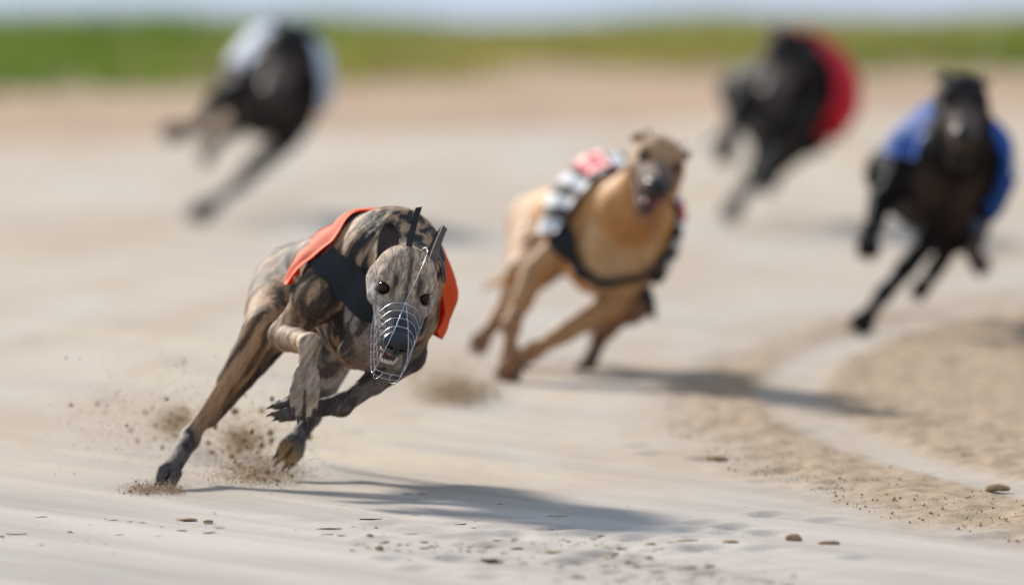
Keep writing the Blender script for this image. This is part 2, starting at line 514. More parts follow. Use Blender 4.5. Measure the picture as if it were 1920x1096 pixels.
def surface_nets(F):
    s = F < 0
    n = np.array(F.shape)
    cnt = np.zeros(n - 1, np.int8)
    for dx in (0, 1):
        for dy in (0, 1):
            for dz in (0, 1):
                cnt += s[dx:n[0] - 1 + dx, dy:n[1] - 1 + dy, dz:n[2] - 1 + dz]
    mask = (cnt > 0) & (cnt < 8)
    I = np.argwhere(mask)
    idx = np.full(n - 1, -1, np.int32)
    idx[mask] = np.arange(len(I))
    acc = np.zeros((len(I), 3)); num = np.zeros(len(I))
    for axis in range(3):
        o1, o2 = [a for a in range(3) if a != axis]
        for u in (0, 1):
            for v in (0, 1):
                c0 = I.copy(); c0[:, o1] += u; c0[:, o2] += v
                c1 = c0.copy(); c1[:, axis] += 1
                f0 = F[tuple(c0.T)]; f1 = F[tuple(c1.T)]
                cr = (f0 < 0) != (f1 < 0)
                t = np.where(cr, f0 / np.where(cr, f0 - f1, 1), 0)
                p = c0.astype(float); p[:, axis] += t
                acc[cr] += p[cr]; num[cr] += 1
    V = acc / num[:, None]
    quads = []
    for axis in range(3):
        o1, o2 = [(1, 2), (2, 0), (0, 1)][axis]
        a = [slice(None)] * 3; b = [slice(None)] * 3
        a[axis] = slice(0, -1); b[axis] = slice(1, None)
        s0 = s[tuple(a)]; s1 = s[tuple(b)]
        E = np.argwhere(s0 != s1)
        ok = (E[:, o1] > 0) & (E[:, o2] > 0) & (E[:, o1] < n[o1] - 1) & (E[:, o2] < n[o2] - 1)
        E = E[ok]
        ins = s0[tuple(E.T)]
        def cell(d1, d2):
            c = E.copy(); c[:, o1] += d1; c[:, o2] += d2
            return idx[tuple(c.T)]
        q = np.stack([cell(-1, -1), cell(0, -1), cell(0, 0), cell(-1, 0)], 1)
        q[~ins] = q[~ins][:, ::-1]
        quads.append(q)
    Q = np.concatenate(quads)
    return V, Q[(Q >= 0).all(1)]

def relax(V, Q, it=2, lam=0.5):
    nv = len(V)
    for _ in range(it):
        acc = np.zeros_like(V); c = np.zeros(nv)
        for i in range(4):
            j = (i + 1) % 4
            np.add.at(acc, Q[:, i], V[Q[:, j]]); np.add.at(c, Q[:, i], 1)
        V = V + lam * (acc / np.maximum(c, 1)[:, None] - V)
    return V

def tube(pts, r, sides=6, closed=False):
    pts = np.asarray(pts, float); n = len(pts)
    rr = np.full(n, r) if np.isscalar(r) else np.asarray(r)
    T = np.gradient(pts, axis=0); T /= np.linalg.norm(T, axis=1)[:, None] + 1e-12
    ref = unit(np.cross(T[0], [0.3, 0.9, 0.2]))
    V = []
    for i in range(n):
        ref = unit(ref - T[i] * (ref @ T[i])); b = np.cross(T[i], ref)
        for k in range(sides):
            a = 2 * math.pi * k / sides
            V.append(pts[i] + rr[i] * (math.cos(a) * ref + math.sin(a) * b))
    Fc = []
    for i in range(n - 1):
        for k in range(sides):
            k2 = (k + 1) % sides
            Fc.append([i * sides + k, i * sides + k2, (i + 1) * sides + k2, (i + 1) * sides + k])
    Fc.append(list(range(sides))[::-1]); Fc.append([(n - 1) * sides + k for k in range(sides)])
    return V, Fc

def curve(pts, n=14):
    """smooth line through control points"""
    P = np.asarray(pts, float)
    if len(P) == 2:
        return P[0] + np.linspace(0, 1, n)[:, None] * (P[1] - P[0])
    Q = np.concatenate([[2 * P[0] - P[1]], P, [2 * P[-1] - P[-2]]])
    out = []
    for i in range(1, len(Q) - 2):
        t = np.linspace(0, 1, n, endpoint=False)[:, None]
        p0, p1, p2, p3 = Q[i - 1], Q[i], Q[i + 1], Q[i + 2]
        out.append(0.5 * (2 * p1 + (p2 - p0) * t + (2 * p0 - 5 * p1 + 4 * p2 - p3) * t ** 2 + (3 * p1 - p0 - 3 * p2 + p3) * t ** 3))
    out.append(P[-1:])
    return np.concatenate(out)

def grid_mesh(name, G, mat, parent, thick=0.0, uv=None):
    """G: (m, n, 3) points as a sheet with thickness along its normals"""
    m, n = G.shape[:2]
    idx = np.arange(m * n).reshape(m, n)
    F = np.stack([idx[:-1, :-1], idx[1:, :-1], idx[1:, 1:], idx[:-1, 1:]], -1).reshape(-1, 4)
    V = G.reshape(-1, 3)
    if thick > 0:
        du = np.gradient(G, axis=0); dv = np.gradient(G, axis=1)
        Nn = np.cross(du, dv); Nn /= np.linalg.norm(Nn, axis=-1, keepdims=True) + 1e-12
        V2 = (G + Nn * thick).reshape(-1, 3)
        o = m * n
        rim = np.concatenate([idx[0, :], idx[1:, -1], idx[-1, -2::-1], idx[-2:0:-1, 0]])
        r2 = np.roll(rim, -1)
        F = np.concatenate([F[:, ::-1], F + o, np.stack([rim, r2, r2 + o, rim + o], 1)])
        V = np.concatenate([V, V2])
    ob = mesh_obj(name, V, F, mat, parent)
    if uv is not None:
        u = uv.reshape(-1, 3)
        vattr(ob.data, "cu", np.concatenate([u, u]) if thick > 0 else u, 'FLOAT_VECTOR')
    return ob

# ------------------------------------------------------------------ greyhound
def head_frame(pitch, roll, yaw):
    """columns: right in view, forward (nose), up"""
    ex, ef, eu = A3(1, 0, 0), A3(0, -1, 0), A3(0, 0, 1)
    def rot(axis, a, v): return np.array(Matrix.Rotation(a, 3, Vector(axis)) @ Vector(v))
    fs = [rot((1, 0, 0), R(pitch), v) for v in (ex, ef, eu)]
    fs = [rot((0, 0, 1), R(yaw), v) for v in fs]
    fs = [rot((0, 1, 0), R(roll), v) for v in fs]
    return fs

def greyhound(d):
    root = empty("greyhound", d['root'])
    tag(root, d['label'], "dog", "greyhounds racing round the bend")
    RT = np.array(d['root'])
    LP = lambda p: np.array(p, float) - RT
    pal = d['pal']
    B = Body()
    chest, loin, pelvis = LP(d['chest']), LP(d['loin']), LP(d['pelvis'])
    F = unit(chest - pelvis)
    U = A3(math.sin(R(d['roll'])), 0, math.cos(R(d['roll'])))
    U = unit(U - F * (U @ F)); Lx = np.cross(U, F)
    g = d.get('girth', 1.0)
    rib = (chest * 0.6 + loin * 0.4)
    st = [(pelvis - F * 0.11 - U * 0.02, 0.025, 0.03), (pelvis - F * 0.06, 0.062, 0.068), (pelvis, 0.074, 0.082), (loin - U * 0.0, 0.064, 0.074),
          (rib - U * 0.012, 0.088 * g, 0.118), (chest - F * 0.03, 0.094 * g, 0.140), (chest + F * 0.05 - U * 0.0, 0.088 * g, 0.128),
          (chest + F * 0.10 + U * 0.012, 0.072 * g, 0.098), (chest + F * 0.145 + U * 0.02, 0.030, 0.045)]
    B.sweep(F, U, Lx, st, 0.03, pal['body'], pal['sb'], 'trunk')
    # breastbone and chest muscles
    fr = chest + F * 0.095
    for sd in (-1, 1):
        B.ell(fr + Lx * 0.034 * sd - U * 0.035 + F * 0.012, (Lx, F, U), (0.036, 0.045, 0.062), 0.006, pal['chest'], pal['sc'], 'trunk')
    B.ell(fr - U * 0.085 - F * 0.02, (Lx, F, U), (0.038, 0.06, 0.055), 0.025, pal['belly'], pal['sc'] * 0.4, 'trunk')
    for sd in (-1, 1):
        B.ell(chest + F * 0.075 + Lx * 0.068 * sd + U * 0.02, (Lx, F, U), (0.026, 0.04, 0.06), 0.012, pal['body'], pal['sb'], 'trunk')
        B.cone(fr + Lx * 0.02 * sd - U * 0.05 + F * 0.03, fr + Lx * 0.045 * sd - U * 0.115 - F * 0.01, 0.017, 0.013, 0.008, pal['chest'], pal['sc'], 'trunk')
    # neck
    nb, ne = LP(d['neck'][0]), LP(d['neck'][1])
    B.cone(nb, ne, d['neck'][2], d['neck'][3], 0.035, pal['neck'], pal['sb'], 'neck')
    # legs
    paws = []
    for key in ('rf', 'lf'):
        J = [LP(p) for p in d[key]]
        c1, c2, sl = (tuple(pal.get(key, (pal['leg'], pal['foot']))) + (pal['sl'],))[:3]
        sd = -1 if key == 'rf' else 1
        top = chest + U * 0.085 + Lx * 0.055 * sd - F * 0.01
        B.cone(top, J[0], 0.036, 0.043, 0.025, pal['body'], pal['sb'], 'shoulder')
        B.cone(J[0], J[1], 0.036, 0.025, 0.009, c1, sl, 'limb')
        B.cone(J[0] * 0.6 + top * 0.4, J[1], 0.029, 0.021, 0.007, c1, sl, 'limb')
        B.cone(J[1], J[1] * 0.45 + J[2] * 0.55, 0.027, 0.0205, 0.010, c1, sl, 'limb')
        B.cone(J[1] * 0.45 + J[2] * 0.55, J[2], 0.0200, 0.0160, 0.008, c1, sl, 'limb')
        eb = J[1] + unit(J[1] - J[2]) * 0.018
        B.cone(J[1], eb, 0.020, 0.015, 0.009, c1, sl, 'limb')
        B.ell(J[2], np.eye(3), (0.0195, 0.0195, 0.021), 0.008, c2, sl, 'limb')
        paws.append((key, J, c2, sl))
    for key in ('rh', 'lh'):
        J = [LP(p) for p in d[key]]
        c1, c2, sl = (tuple(pal.get(key, (pal['leg'], pal['foot']))) + (pal['sl'],))[:3]
        sd = -1 if key == 'rh' else 1
        B.cone(J[0], J[1], 0.064, 0.040, 0.025, c1, sl, 'thigh')
        B.cone(pelvis + Lx * 0.03 * sd - F * 0.02, J[0] * 0.5 + J[1] * 0.5, 0.064, 0.052, 0.025, c1, sl, 'thigh')
        mid = J[1] * 0.55 + J[2] * 0.45
        B.cone(J[1], mid, 0.036, 0.022, 0.012, c1, sl, 'limb')
        B.cone(mid, J[2], 0.0200, 0.0125, 0.008, c1, sl, 'limb')
        back = A3(0, 1, 0) * 0.022
        inn = A3(0.016, 0.0, -0.012)
        B.cone(J[0] * 0.4 + J[1] * 0.6 + inn * 1.6, J[2] * 0.8 + J[1] * 0.2 + inn * 0.7, 0.022, 0.009, 0.006, pal.get('streak', c1), sl, 'limb')
        B.cone(J[1] - A3(0.02, 0.012, 0), mid - A3(0.012, 0.004, 0), 0.019, 0.011, 0.005, c1, sl, 'limb')
        B.cone(mid + back * 0.6, J[2] + back, 0.014, 0.009, 0.012, c1, sl, 'limb')
        B.ell(J[2] + back * 0.4, np.eye(3), (0.0185, 0.024, 0.023), 0.01, c2, sl, 'limb')
        paws.append((key, J, c2, sl))
    claws = []
    for key, J, c2, sl in paws:
        ps = {'rh': 0.74, 'lh': 0.84}.get(key, 0.94)
        B.cone(J[2], J[3], 0.0168, 0.0150, 0.008, c2, sl, 'limb')
        ax = unit(J[4] - J[3]); ln = np.linalg.norm(J[4] - J[3])
        dors = A3(*d.get('dors', {}).get(key, (0, -1, 0.2))); dors = unit(dors - ax * (dors @ ax)); lat = np.cross(ax, dors)
        for q, (o, e) in enumerate(((-1.5, 0.80), (-0.72, 1.0), (0.72, 1.0), (1.5, 0.80))):
            p0 = J[3] + lat * o * ps * 0.0085 - ax * 0.012
            p1 = J[3] + lat * o * ps * 0.0140 + ax * ln * 0.45 * e + dors * 0.007
            p2 = J[3] + lat * o * ps * 0.0128 + ax * (ln * e - 0.008) - dors * 0.004
            cc = c2
            B.cone(p0, p1, 0.0090 * ps, 0.0080 * ps, 0.002, cc, sl * 0.6, 'limb')
            B.cone(p1, p2, 0.0080 * ps, 0.0064 * ps, 0.0012, cc, sl * 0.6, 'limb')
            claws.append((p2 + ax * 0.003 + dors * 0.002, p2 + ax * 0.016 - dors * 0.007))
        B.ell(J[3] + ax * ln * 0.35 - dors * 0.010, (ax, dors, lat), (0.017, 0.009, 0.016), 0.006, (0.03, 0.027, 0.027), 0, 'limb')
    # tail sweeping back
    tl = pelvis - F * 0.13
    B.cone(tl, tl - F * 0.16 - U * 0.10, 0.016, 0.010, 0.02, pal['body'], pal['sb'], 'limb')
    B.cone(tl - F * 0.16 - U * 0.10, tl - F * 0.36 - U * 0.12, 0.010, 0.005, 0.01, pal['body'], pal['sb'], 'limb')
    # head
    O = LP(d['eye'])
    ex, ef, eu = head_frame(*d['head'])
    hs = d.get('hs', 1.0); gp = d.get('gape', 0.25)
    H = lambda x, f, u: O + (ex * x + ef * f + eu * u) * 0.01 * hs
    hc, hcs = pal['head'], pal['sh']
    hk = lambda v: v * 0.01 * hs
    HA = (ex, ef, eu)
    hr = lambda *r: tuple(0.01 * hs * v for v in r)
    B.ell(H(0, -4.6, -0.1), HA, hr(5.05, 5.9, 4.2), hk(2.0), hc, hcs, 'head')
    B.cone(H(0, -7, -1.6), ne, hk(3.9), d['neck'][3], hk(2.5), pal['neck'], pal['sb'], 'neck')
    for sx in (-1, 1):
        B.cone(H(3.7 * sx, -5, -2.2), H(3.7 * sx, -1.0, -2.6), hk(2.3), hk(1.8), hk(1.4), pal['cheek'], hcs, 'head')
        B.ell(H(2.9 * sx, -1.0, 1.45), HA, hr(2.0, 2.3, 1.15), hk(0.9), hc, hcs, 'head')
        B.ell(H(3.7 * sx, 0.3, -1.3), HA, hr(1.2, 2.4, 1.0), hk(0.9), pal['cheek'], hcs, 'head')
        B.cone(H(1.7 * sx, 1.0, -1.9), H(0.95 * sx, 10.9, -2.35), hk(2.4), hk(1.75), hk(0.8), pal['muzzle'], hcs * 0.6, 'head')
        B.cone(H(2.9 * sx, -4.0, -4.0), H(1.9 * sx, 2.0, -5.0 - gp), hk(1.7), hk(1.05), hk(1.0), pal['jaw'], hcs * 0.4, 'head')
        B.cone(H(1.9 * sx, 2.0, -5.0 - gp), H(0.75 * sx, 8.2, -6.0 - 2.7 * gp), hk(1.05), hk(0.80), hk(0.35), pal['jaw'], 0, 'head')
    B.cone(H(0, -1.0, 0.4), H(0, 5.0, -0.6), hk(2.7), hk(1.9), hk(1.2), hc, hcs, 'head')
    B.cone(H(0, 5.0, -0.6), H(0, 11.4, -1.35), hk(2.0), hk(1.8), hk(0.8), pal['muzzle'], hcs * 0.5, 'head')
    B.ell(H(0, 2, -5.2 - 1.7 * gp), HA, hr(1.8, 5.0, 0.7), hk(0.6), (0.20, 0.07, 0.065), 0, 'head')
    # eye sockets and furrow of the forehead
    eyes = [H(3.30 * sx, 0.25, 0.10) for sx in (-1, 1)]
    for e, sx in zip(eyes, (-1, 1)):
        oax = unit(ef * 0.78 + ex * sx * 0.36 + eu * 0.42)
        B.ell(e + oax * hk(0.62), HA, hr(1.16, 1.16, 1.12), hk(0.35), t='head', sub=True)
    B.ell(H(0, -1.5, 4.6), HA, hr(0.35, 4.5, 1.1), hk(0.8), t='head', sub=True)
    h = d['voxel']
    V, Q = B.mesh(h)
    V = relax(V, Q, d.get('relax', 2), 0.45)
    C, Sx, hw = B.attrs(V)
    if d.get('sinew'):
        # sinew and muscle relief along the limbs
        A0 = unit(A3(0.52, 0.12, 0.85)); g1 = unit(np.cross(A0, A3(0, 1, 0))); g2 = np.cross(A0, g1)
        nv_ = np.cross(V[Q[:, 2]] - V[Q[:, 0]], V[Q[:, 3]] - V[Q[:, 1]]); vn = np.zeros_like(V)
        for i_ in range(4): np.add.at(vn, Q[:, i_], nv_)
        vn /= np.linalg.norm(vn, axis=1)[:, None] + 1e-12
        q_ = np.stack([V @ g1 * 38, V @ g2 * 38, V @ A0 * 8], 1)
        ri = 1 - 2 * np.abs(fbm(q_, 3) - 0.5) * 2
        hd = 1 - hw
        V = V + vn * ((ri - 0.55) * d['sinew'] * hd)[:, None]
        q2 = V * 90
        V = V + vn * ((fbm(q2, 2) - 0.5) * 0.0005)[:, None]
    # dark eye rims and lips
    for e in []:
        w = np.exp(-(np.linalg.norm(V - e, axis=1) / hk(1.95)) ** 4)[:, None]
        C = C * (1 - 0.88 * w) + np.array(pal['rim']) * 0.88 * w
    hp = (V - O) @ np.stack([ex, ef, eu], 1) / (0.01 * hs)
    if d.get('mask'):
        x_, f_, u_ = hp[:, 0], hp[:, 1], hp[:, 2]
        def put(w, c, a=1.0):
            nonlocal C
            w = (np.clip(w, 0, 1) * a * (hw > 0.35))[:, None]
            C = C * (1 - w) + np.array(c) * w
        put(np.exp(-((x_ + 3.6) / 2.0) ** 2 - ((f_ + 0.5) / 3.2) ** 2 - ((u_ + 2.8) / 1.7) ** 2) * 1.3, (0.68, 0.62, 0.56), 0.9)
        put(np.exp(-((np.abs(x_) - 2.2) / 1.2) ** 2 - ((f_ + 1.5) / 1.6) ** 2) * (u_ > 0.3), (0.70, 0.50, 0.33), 0.9)
        put(np.exp(-((np.abs(x_) - 3.0) / 1.3) ** 2 - ((f_ - 1.9) / 1.2) ** 2) * (u_ < 0.2), (0.68, 0.49, 0.32), 0.9)
        put(np.exp(-(x_ / 0.40) ** 2) * smooth(-7, -3, f_) * smooth(7, 4, f_) * (u_ > 0), (0.035, 0.03, 0.03), 0.85)
        put(smooth(5.0, 9.0, f_) * (u_ > -2.6), (0.055, 0.058, 0.070), 0.9)
        inner = np.exp(-((np.abs(x_) - 2.0) / 0.55) ** 2 - ((f_ - 0.6) / 1.8) ** 2) * (u_ > -0.6)
        put(inner * 1.2, (0.03, 0.026, 0.025), 0.9)
        Sx = np.where((f_ > 6.5) & (hw > 0.5), Sx * 0.3, Sx)
    ml = (np.exp(-((hp[:, 2] + 3.55 + 0.0 * hp[:, 1]) / 0.45) ** 2) * (hp[:, 1] > 2.0) * (hp[:, 1] < 13) * (np.abs(hp[:, 0]) < 4) * (hw > 0.5))[:, None]
    C = C * (1 - 0.8 * ml) + np.array([0.03, 0.022, 0.022]) * 0.8 * ml
    for e in eyes:
        w = np.exp(-(np.linalg.norm(V - e, axis=1) / hk(1.62)) ** 6)[:, None]
        C = C * (1 - 0.9 * w) + np.array(pal['rim']) * 0.9 * w
        Sx = Sx * (1 - w[:, 0])
    if d.get('sandy_foot'):
        fp = LP(d['sandy_foot'])
        w = smooth(0.055, 0.02, np.linalg.norm(V - fp, axis=1))[:, None]
        C = C * (1 - w) + np.array([0.34, 0.22, 0.10]) * w
        Sx = Sx * (1 - w[:, 0])
    A = unit(A3(0.52, 0.12, 0.85)); e1 = unit(np.cross(A, A3(0, 1, 0))); e2 = np.cross(A, e1)
    bc_b = np.stack([V @ e1 * 36, V @ e2 * 26, V @ A * 5.0], 1)
    bc_h = np.stack([hp[:, 0] * 2.1, hp[:, 1] * 0.42, hp[:, 2] * 1.4], 1) + 11.3
    hsel = smooth(0.4, 0.6, hw)[:, None]
    body = mesh_obj("body", V, Q, d['fur'], root)
    vattr(body.data, "col", C, 'FLOAT_COLOR')
    vattr(body.data, "bs", Sx, 'FLOAT')
    vattr(body.data, "bc", np.where(hsel > 0.5, bc_h, bc_b), 'FLOAT_VECTOR')

    # eyes
    for e, sx in zip(eyes, (-1, 1)):
        bm = bmesh.new(); bmesh.ops.create_uvsphere(bm, u_segments=20, v_segments=12, radius=hk(1.09))
        me = bpy.data.meshes.new("eye"); bm.to_mesh(me); bm.free(); me.materials.append(M_eye)
        me.polygons.foreach_set("use_smooth", np.ones(len(me.polygons), dtype=bool))
        o = bpy.data.objects.new("eye", me); o.location = e; link(o, root)
        oax = unit(ef * 0.80 + ex * sx * 0.2 + eu * 0.45)
        bm = bmesh.new(); bmesh.ops.create_uvsphere(bm, u_segments=16, v_segments=10, radius=hk(0.66))
        me = bpy.data.meshes.new("pupil"); bm.to_mesh(me); bm.free(); me.materials.append(M_pupil)
        me.polygons.foreach_set("use_smooth", np.ones(len(me.polygons), dtype=bool))
        p = bpy.data.objects.new("pupil", me); p.location = oax * hk(0.43); link(p, o)
        up = unit(eu * 0.85 + ex * sx * 0.15 - oax * 0.1)
        lid = bmesh.new(); bmesh.ops.create_uvsphere(lid, u_segments=24, v_segments=16, radius=hk(1.115))
        kill = [v for v in lid.verts if np.dot(np.array(v.co) / hk(1.115), up) < 0.74]
        bmesh.ops.delete(lid, geom=kill, context='VERTS')
        me = bpy.data.meshes.new("eyelid"); lid.to_mesh(me); lid.free(); me.materials.append(M_lid)
        me.polygons.foreach_set("use_smooth", np.ones(len(me.polygons), dtype=bool))
        link(bpy.data.objects.new("eyelid", me), o)
    # nose leather
    NB = Body()
    NB.ell(H(0, 12.0, -1.2), HA, hr(2.1, 1.6, 1.75), hk(0.4))
    NB.ell(H(0, 12.6, -2.2), HA, hr(1.1, 1.1, 1.4), hk(0.5))
    for sx in (-1, 1):
        NB.ell(H(1.35 * sx, 12.2, -1.45), HA, hr(1.1, 1.3, 1.2), hk(0.4))
        NB.ell(H(1.1 * sx, 13.6, -1.75), (unit(ex + 0.3 * sx * eu), ef, eu), hr(0.65, 0.9, 0.42), hk(0.2), sub=True)
    NB.ell(H(0, 13.9, -2.4), HA, hr(0.14, 0.6, 1.4), hk(0.2), sub=True)
    v, q = NB.mesh(max(0.0014, h * 0.5))
    mesh_obj("nose", relax(v, q, 1, 0.4), q, M_nose, root)
    # tongue and teeth
    TB = Body()
    TB.ell(H(0, 4.4, -4.9 - 1.7 * gp), HA, hr(1.35, 4.2, 0.55), hk(0.3))
    v, q = TB.mesh(max(0.0018, h * 0.5))
    mesh_obj("tongue", v, q, M_tongue, root)
    if d.get('teeth'):
        for x, f, u, dx, ln, r in ([(x, 8.85 - 0.18 * x * x, -8.0, 0, 0.62, 0.21) for x in (-0.95, -0.57, -0.19, 0.19, 0.57, 0.95)]
                               + [(sx * 1.15, 8.3, -8.0, sx * 0.25, 1.25, 0.21) for sx in (-1, 1)]
                               + [(sx * 1.6, 10.2, -3.9, 0, -1.1, 0.22) for sx in (-1, 1)]
                               + [(sx * (1.4 + 0.1 * k), 6.8 - 1.3 * k, -7.1 + 0.5 * k, 0, 0.5, 0.24) for sx in (-1, 1) for k in range(3)]):
            vv, ff = tube([H(x, f, u - 0.15 * np.sign(ln)), H(x + dx * .6, f + .05, u + ln * .6), H(x + dx, f + 0.1, u + ln)], [hk(r), hk(r * .85), hk(r * 0.3)], 7)
            mesh_obj("tooth", vv, ff, M_tooth, root)
    # claws
    if d.get('claws', True):
        for a, b in claws:
            vv, ff = tube([a, (a + b) / 2 + A3(0, 0, 0.001), b], [0.0040, 0.0032, 0.0008], 6)
            mesh_obj("claw", vv, ff, M_claw, root)
    # ears: cupped leaves
    for (b0, tip, nrm, wd, cup) in d['ears']:
        b0, tip, nrm = LP(b0), LP(tip), unit(nrm)
        a = tip - b0; ln = np.linalg.norm(a); a = a / ln
        nrm = unit(nrm - a * (nrm @ a)); la = np.cross(a, nrm)
        m, n = 15, 17
        G = np.zeros((m, n, 3))
        for i in range(m):
            t = i / (m - 1)
            w = wd * (0.62 + 0.75 * t - 0.2 * t * t) * math.sqrt(max(1e-4, 1 - t ** 3.2)) * (1 if t > 0.02 else 0.9)
            for j in range(n):
                s_ = (j / (n - 1) - 0.5) * 2
                bend = -cup * (s_ * s_) + 0.0
                G[i, j] = b0 + a * (ln * t - 0.012 * (1 - t)) + la * w * 0.5 * s_ * (1 - 0.18 * cup / 0.02 * s_ * s_ * 0.5) - nrm * (bend * (1.1 - 0.5 * t) + 0.012 * t * t)
        # cup opens towards nrm: edges come forward
        ob = grid_mesh("ear", G, d['fur'], root, 0.0028)
        nv = len(ob.data.vertices)
        ce = np.tile(np.array(pal['ear']), (nv, 1)); ce[: nv // 2] = np.array(pal['ear_in'])
        vattr(ob.data, "col", ce, 'FLOAT_COLOR'); vattr(ob.data, "bs", np.full(nv, 0.35), 'FLOAT')
        co = np.zeros(nv * 3); ob.data.vertices.foreach_get("co", co)
        vattr(ob.data, "bc", co.reshape(-1, 3) * 60, 'FLOAT_VECTOR')
    return dict(root=root, B=B, F=F, U=U, L=Lx, chest=chest, LP=LP, H=H, ex=ex, ef=ef, eu=eu, V=V, Q=Q, C=C, nb=nb, ne=ne, loin=loin)

CLOTH_TAGS = ('trunk', 'shoulder', 'thigh')
def jacket(k, mat, th0, th1, f0, f1, flare, label, name="racing_jacket", thick=0.0016, m=34, n=61, seed=0.0, base=0.006):
    """race jacket laid round the trunk: angle th from the back line, f forward of the chest centre"""
    B, F, U, L, chest = k['B'], k['F'], k['U'], k['L'], k['chest']
    th = np.linspace(R(th0), R(th1), n); fs = np.linspace(f0, f1, m)
    FS, TH = np.meshgrid(fs, th, indexing='ij')
    if callable(flare[0]):
        FS = FS + flare[0](TH) * smooth(0.3, 1, (FS - f0) / (f1 - f0))
    dirs = np.cos(TH)[..., None] * U + np.sin(TH)[..., None] * L
    drop = (k['loin'] - chest)
    t = np.clip(-FS / 0.3, 0, 1.2)
    lat = (drop @ L) * t; up = (drop @ U) * t
    orig = chest + FS[..., None] * F + lat[..., None] * L + up[..., None] * U
    r = np.full(FS.shape, 0.26)
    for _ in range(40):
        r = r - 0.8 * np.clip(B.sdf(orig + dirs * r[..., None], CLOTH_TAGS) - base, -0.02, 0.05)
        r = np.maximum(r, 0.03)
    # cloth bridges hollows: smooth the radius, never under the skin
    r0 = r.copy()
    for _ in range(10):
        rp = np.pad(r, 1, mode='edge')
        r = np.maximum(r0, (rp[:-2, 1:-1] + rp[2:, 1:-1] + rp[1:-1, :-2] + rp[1:-1, 2:]) / 4)
    fl = flare[1](TH, (FS - f0) / (f1 - f0))
    wr = 0.015 * (fbm(np.stack([FS * 16 + seed, TH * 3.0, TH * 0 + seed], -1), 3) - 0.4) + 0.0012 * np.sin(TH * 11 + FS * 30 + seed)
    G = orig + dirs * (r + fl + wr * smooth(0.15, 0.9, np.abs(TH) / 1.7))[..., None]
    uv = np.stack([(FS - f0) / (f1 - f0), (TH - th[0]) / (th[-1] - th[0]), FS * 0], -1)
    o = grid_mesh(name, G[:, ::-1], mat, k['root'], thick, uv[:, ::-1])
    o["label"] = label
    return o, G

def project(B, P, off, tags=None, it=14):
    P = np.array(P, float); e = 0.002
    for _ in range(it):
        s = B.sdf(P, tags)
        g = np.stack([B.sdf(P + A3(e, 0, 0), tags) - B.sdf(P - A3(e, 0, 0), tags), B.sdf(P + A3(0, e, 0), tags) - B.sdf(P - A3(0, e, 0), tags),
                      B.sdf(P + A3(0, 0, e), tags) - B.sdf(P - A3(0, 0, e), tags)], -1)
        g = g / (np.linalg.norm(g, axis=-1, keepdims=True) + 1e-9)
        P = P - 0.8 * g * (s - off)[..., None]
    return P

def strip(k, name, pts, wdir, width, mat, off=0.004, thick=0.0018, tags=None, label=None, nw=7):
    """a band of webbing laid on the coat along a line of points"""
    c = curve([k['LP'](p) for p in pts], 12)
    wd = np.array(wdir, float) if np.ndim(wdir) > 1 else np.tile(unit(wdir), (len(c), 1))
    if len(wd) != len(c):
        t = np.linspace(0, 1, len(wd)); tt = np.linspace(0, 1, len(c))
        wd = np.stack([np.interp(tt, t, wd[:, i]) for i in range(3)], 1)
    w = np.linspace(-0.5, 0.5, nw)
    G = c[:, None] + wd[:, None] * (w[None, :, None] * width)
    G = project(k['B'], G, off, tags)
    for _ in range(3):
        G[1:-1] = 0.5 * G[1:-1] + 0.25 * (G[:-2] + G[2:])
    du = np.gradient(G, axis=0); dv = np.gradient(G, axis=1)
    nn = np.cross(du, dv).mean((0, 1)); mid = G[len(G) // 2, nw // 2]
    e = 0.003
    if k['B'].sdf(mid[None] + unit(nn) * e, tags)[0] < k['B'].sdf(mid[None] - unit(nn) * e, tags)[0]:
        G = G[:, ::-1]
    o = grid_mesh(name, G, mat, k['root'], thick)
    if label: o["label"] = label
    return o

WM = [None]
def wire(parent, pts, r=0.0011, n=10, name="wire"):
    v, f = tube(curve(pts, n), r, 6)
    return mesh_obj(name, v, f, WM[0] or M_wire, parent)

def ring_weld(parent, p, r=0.0021):
    bm = bmesh.new(); bmesh.ops.create_icosphere(bm, subdivisions=1, radius=r)
    me = bpy.data.meshes.new("weld"); bm.to_mesh(me); bm.free(); me.materials.append(M_wire)
    o = bpy.data.objects.new("weld", me); o.location = p
    return link(o, parent)

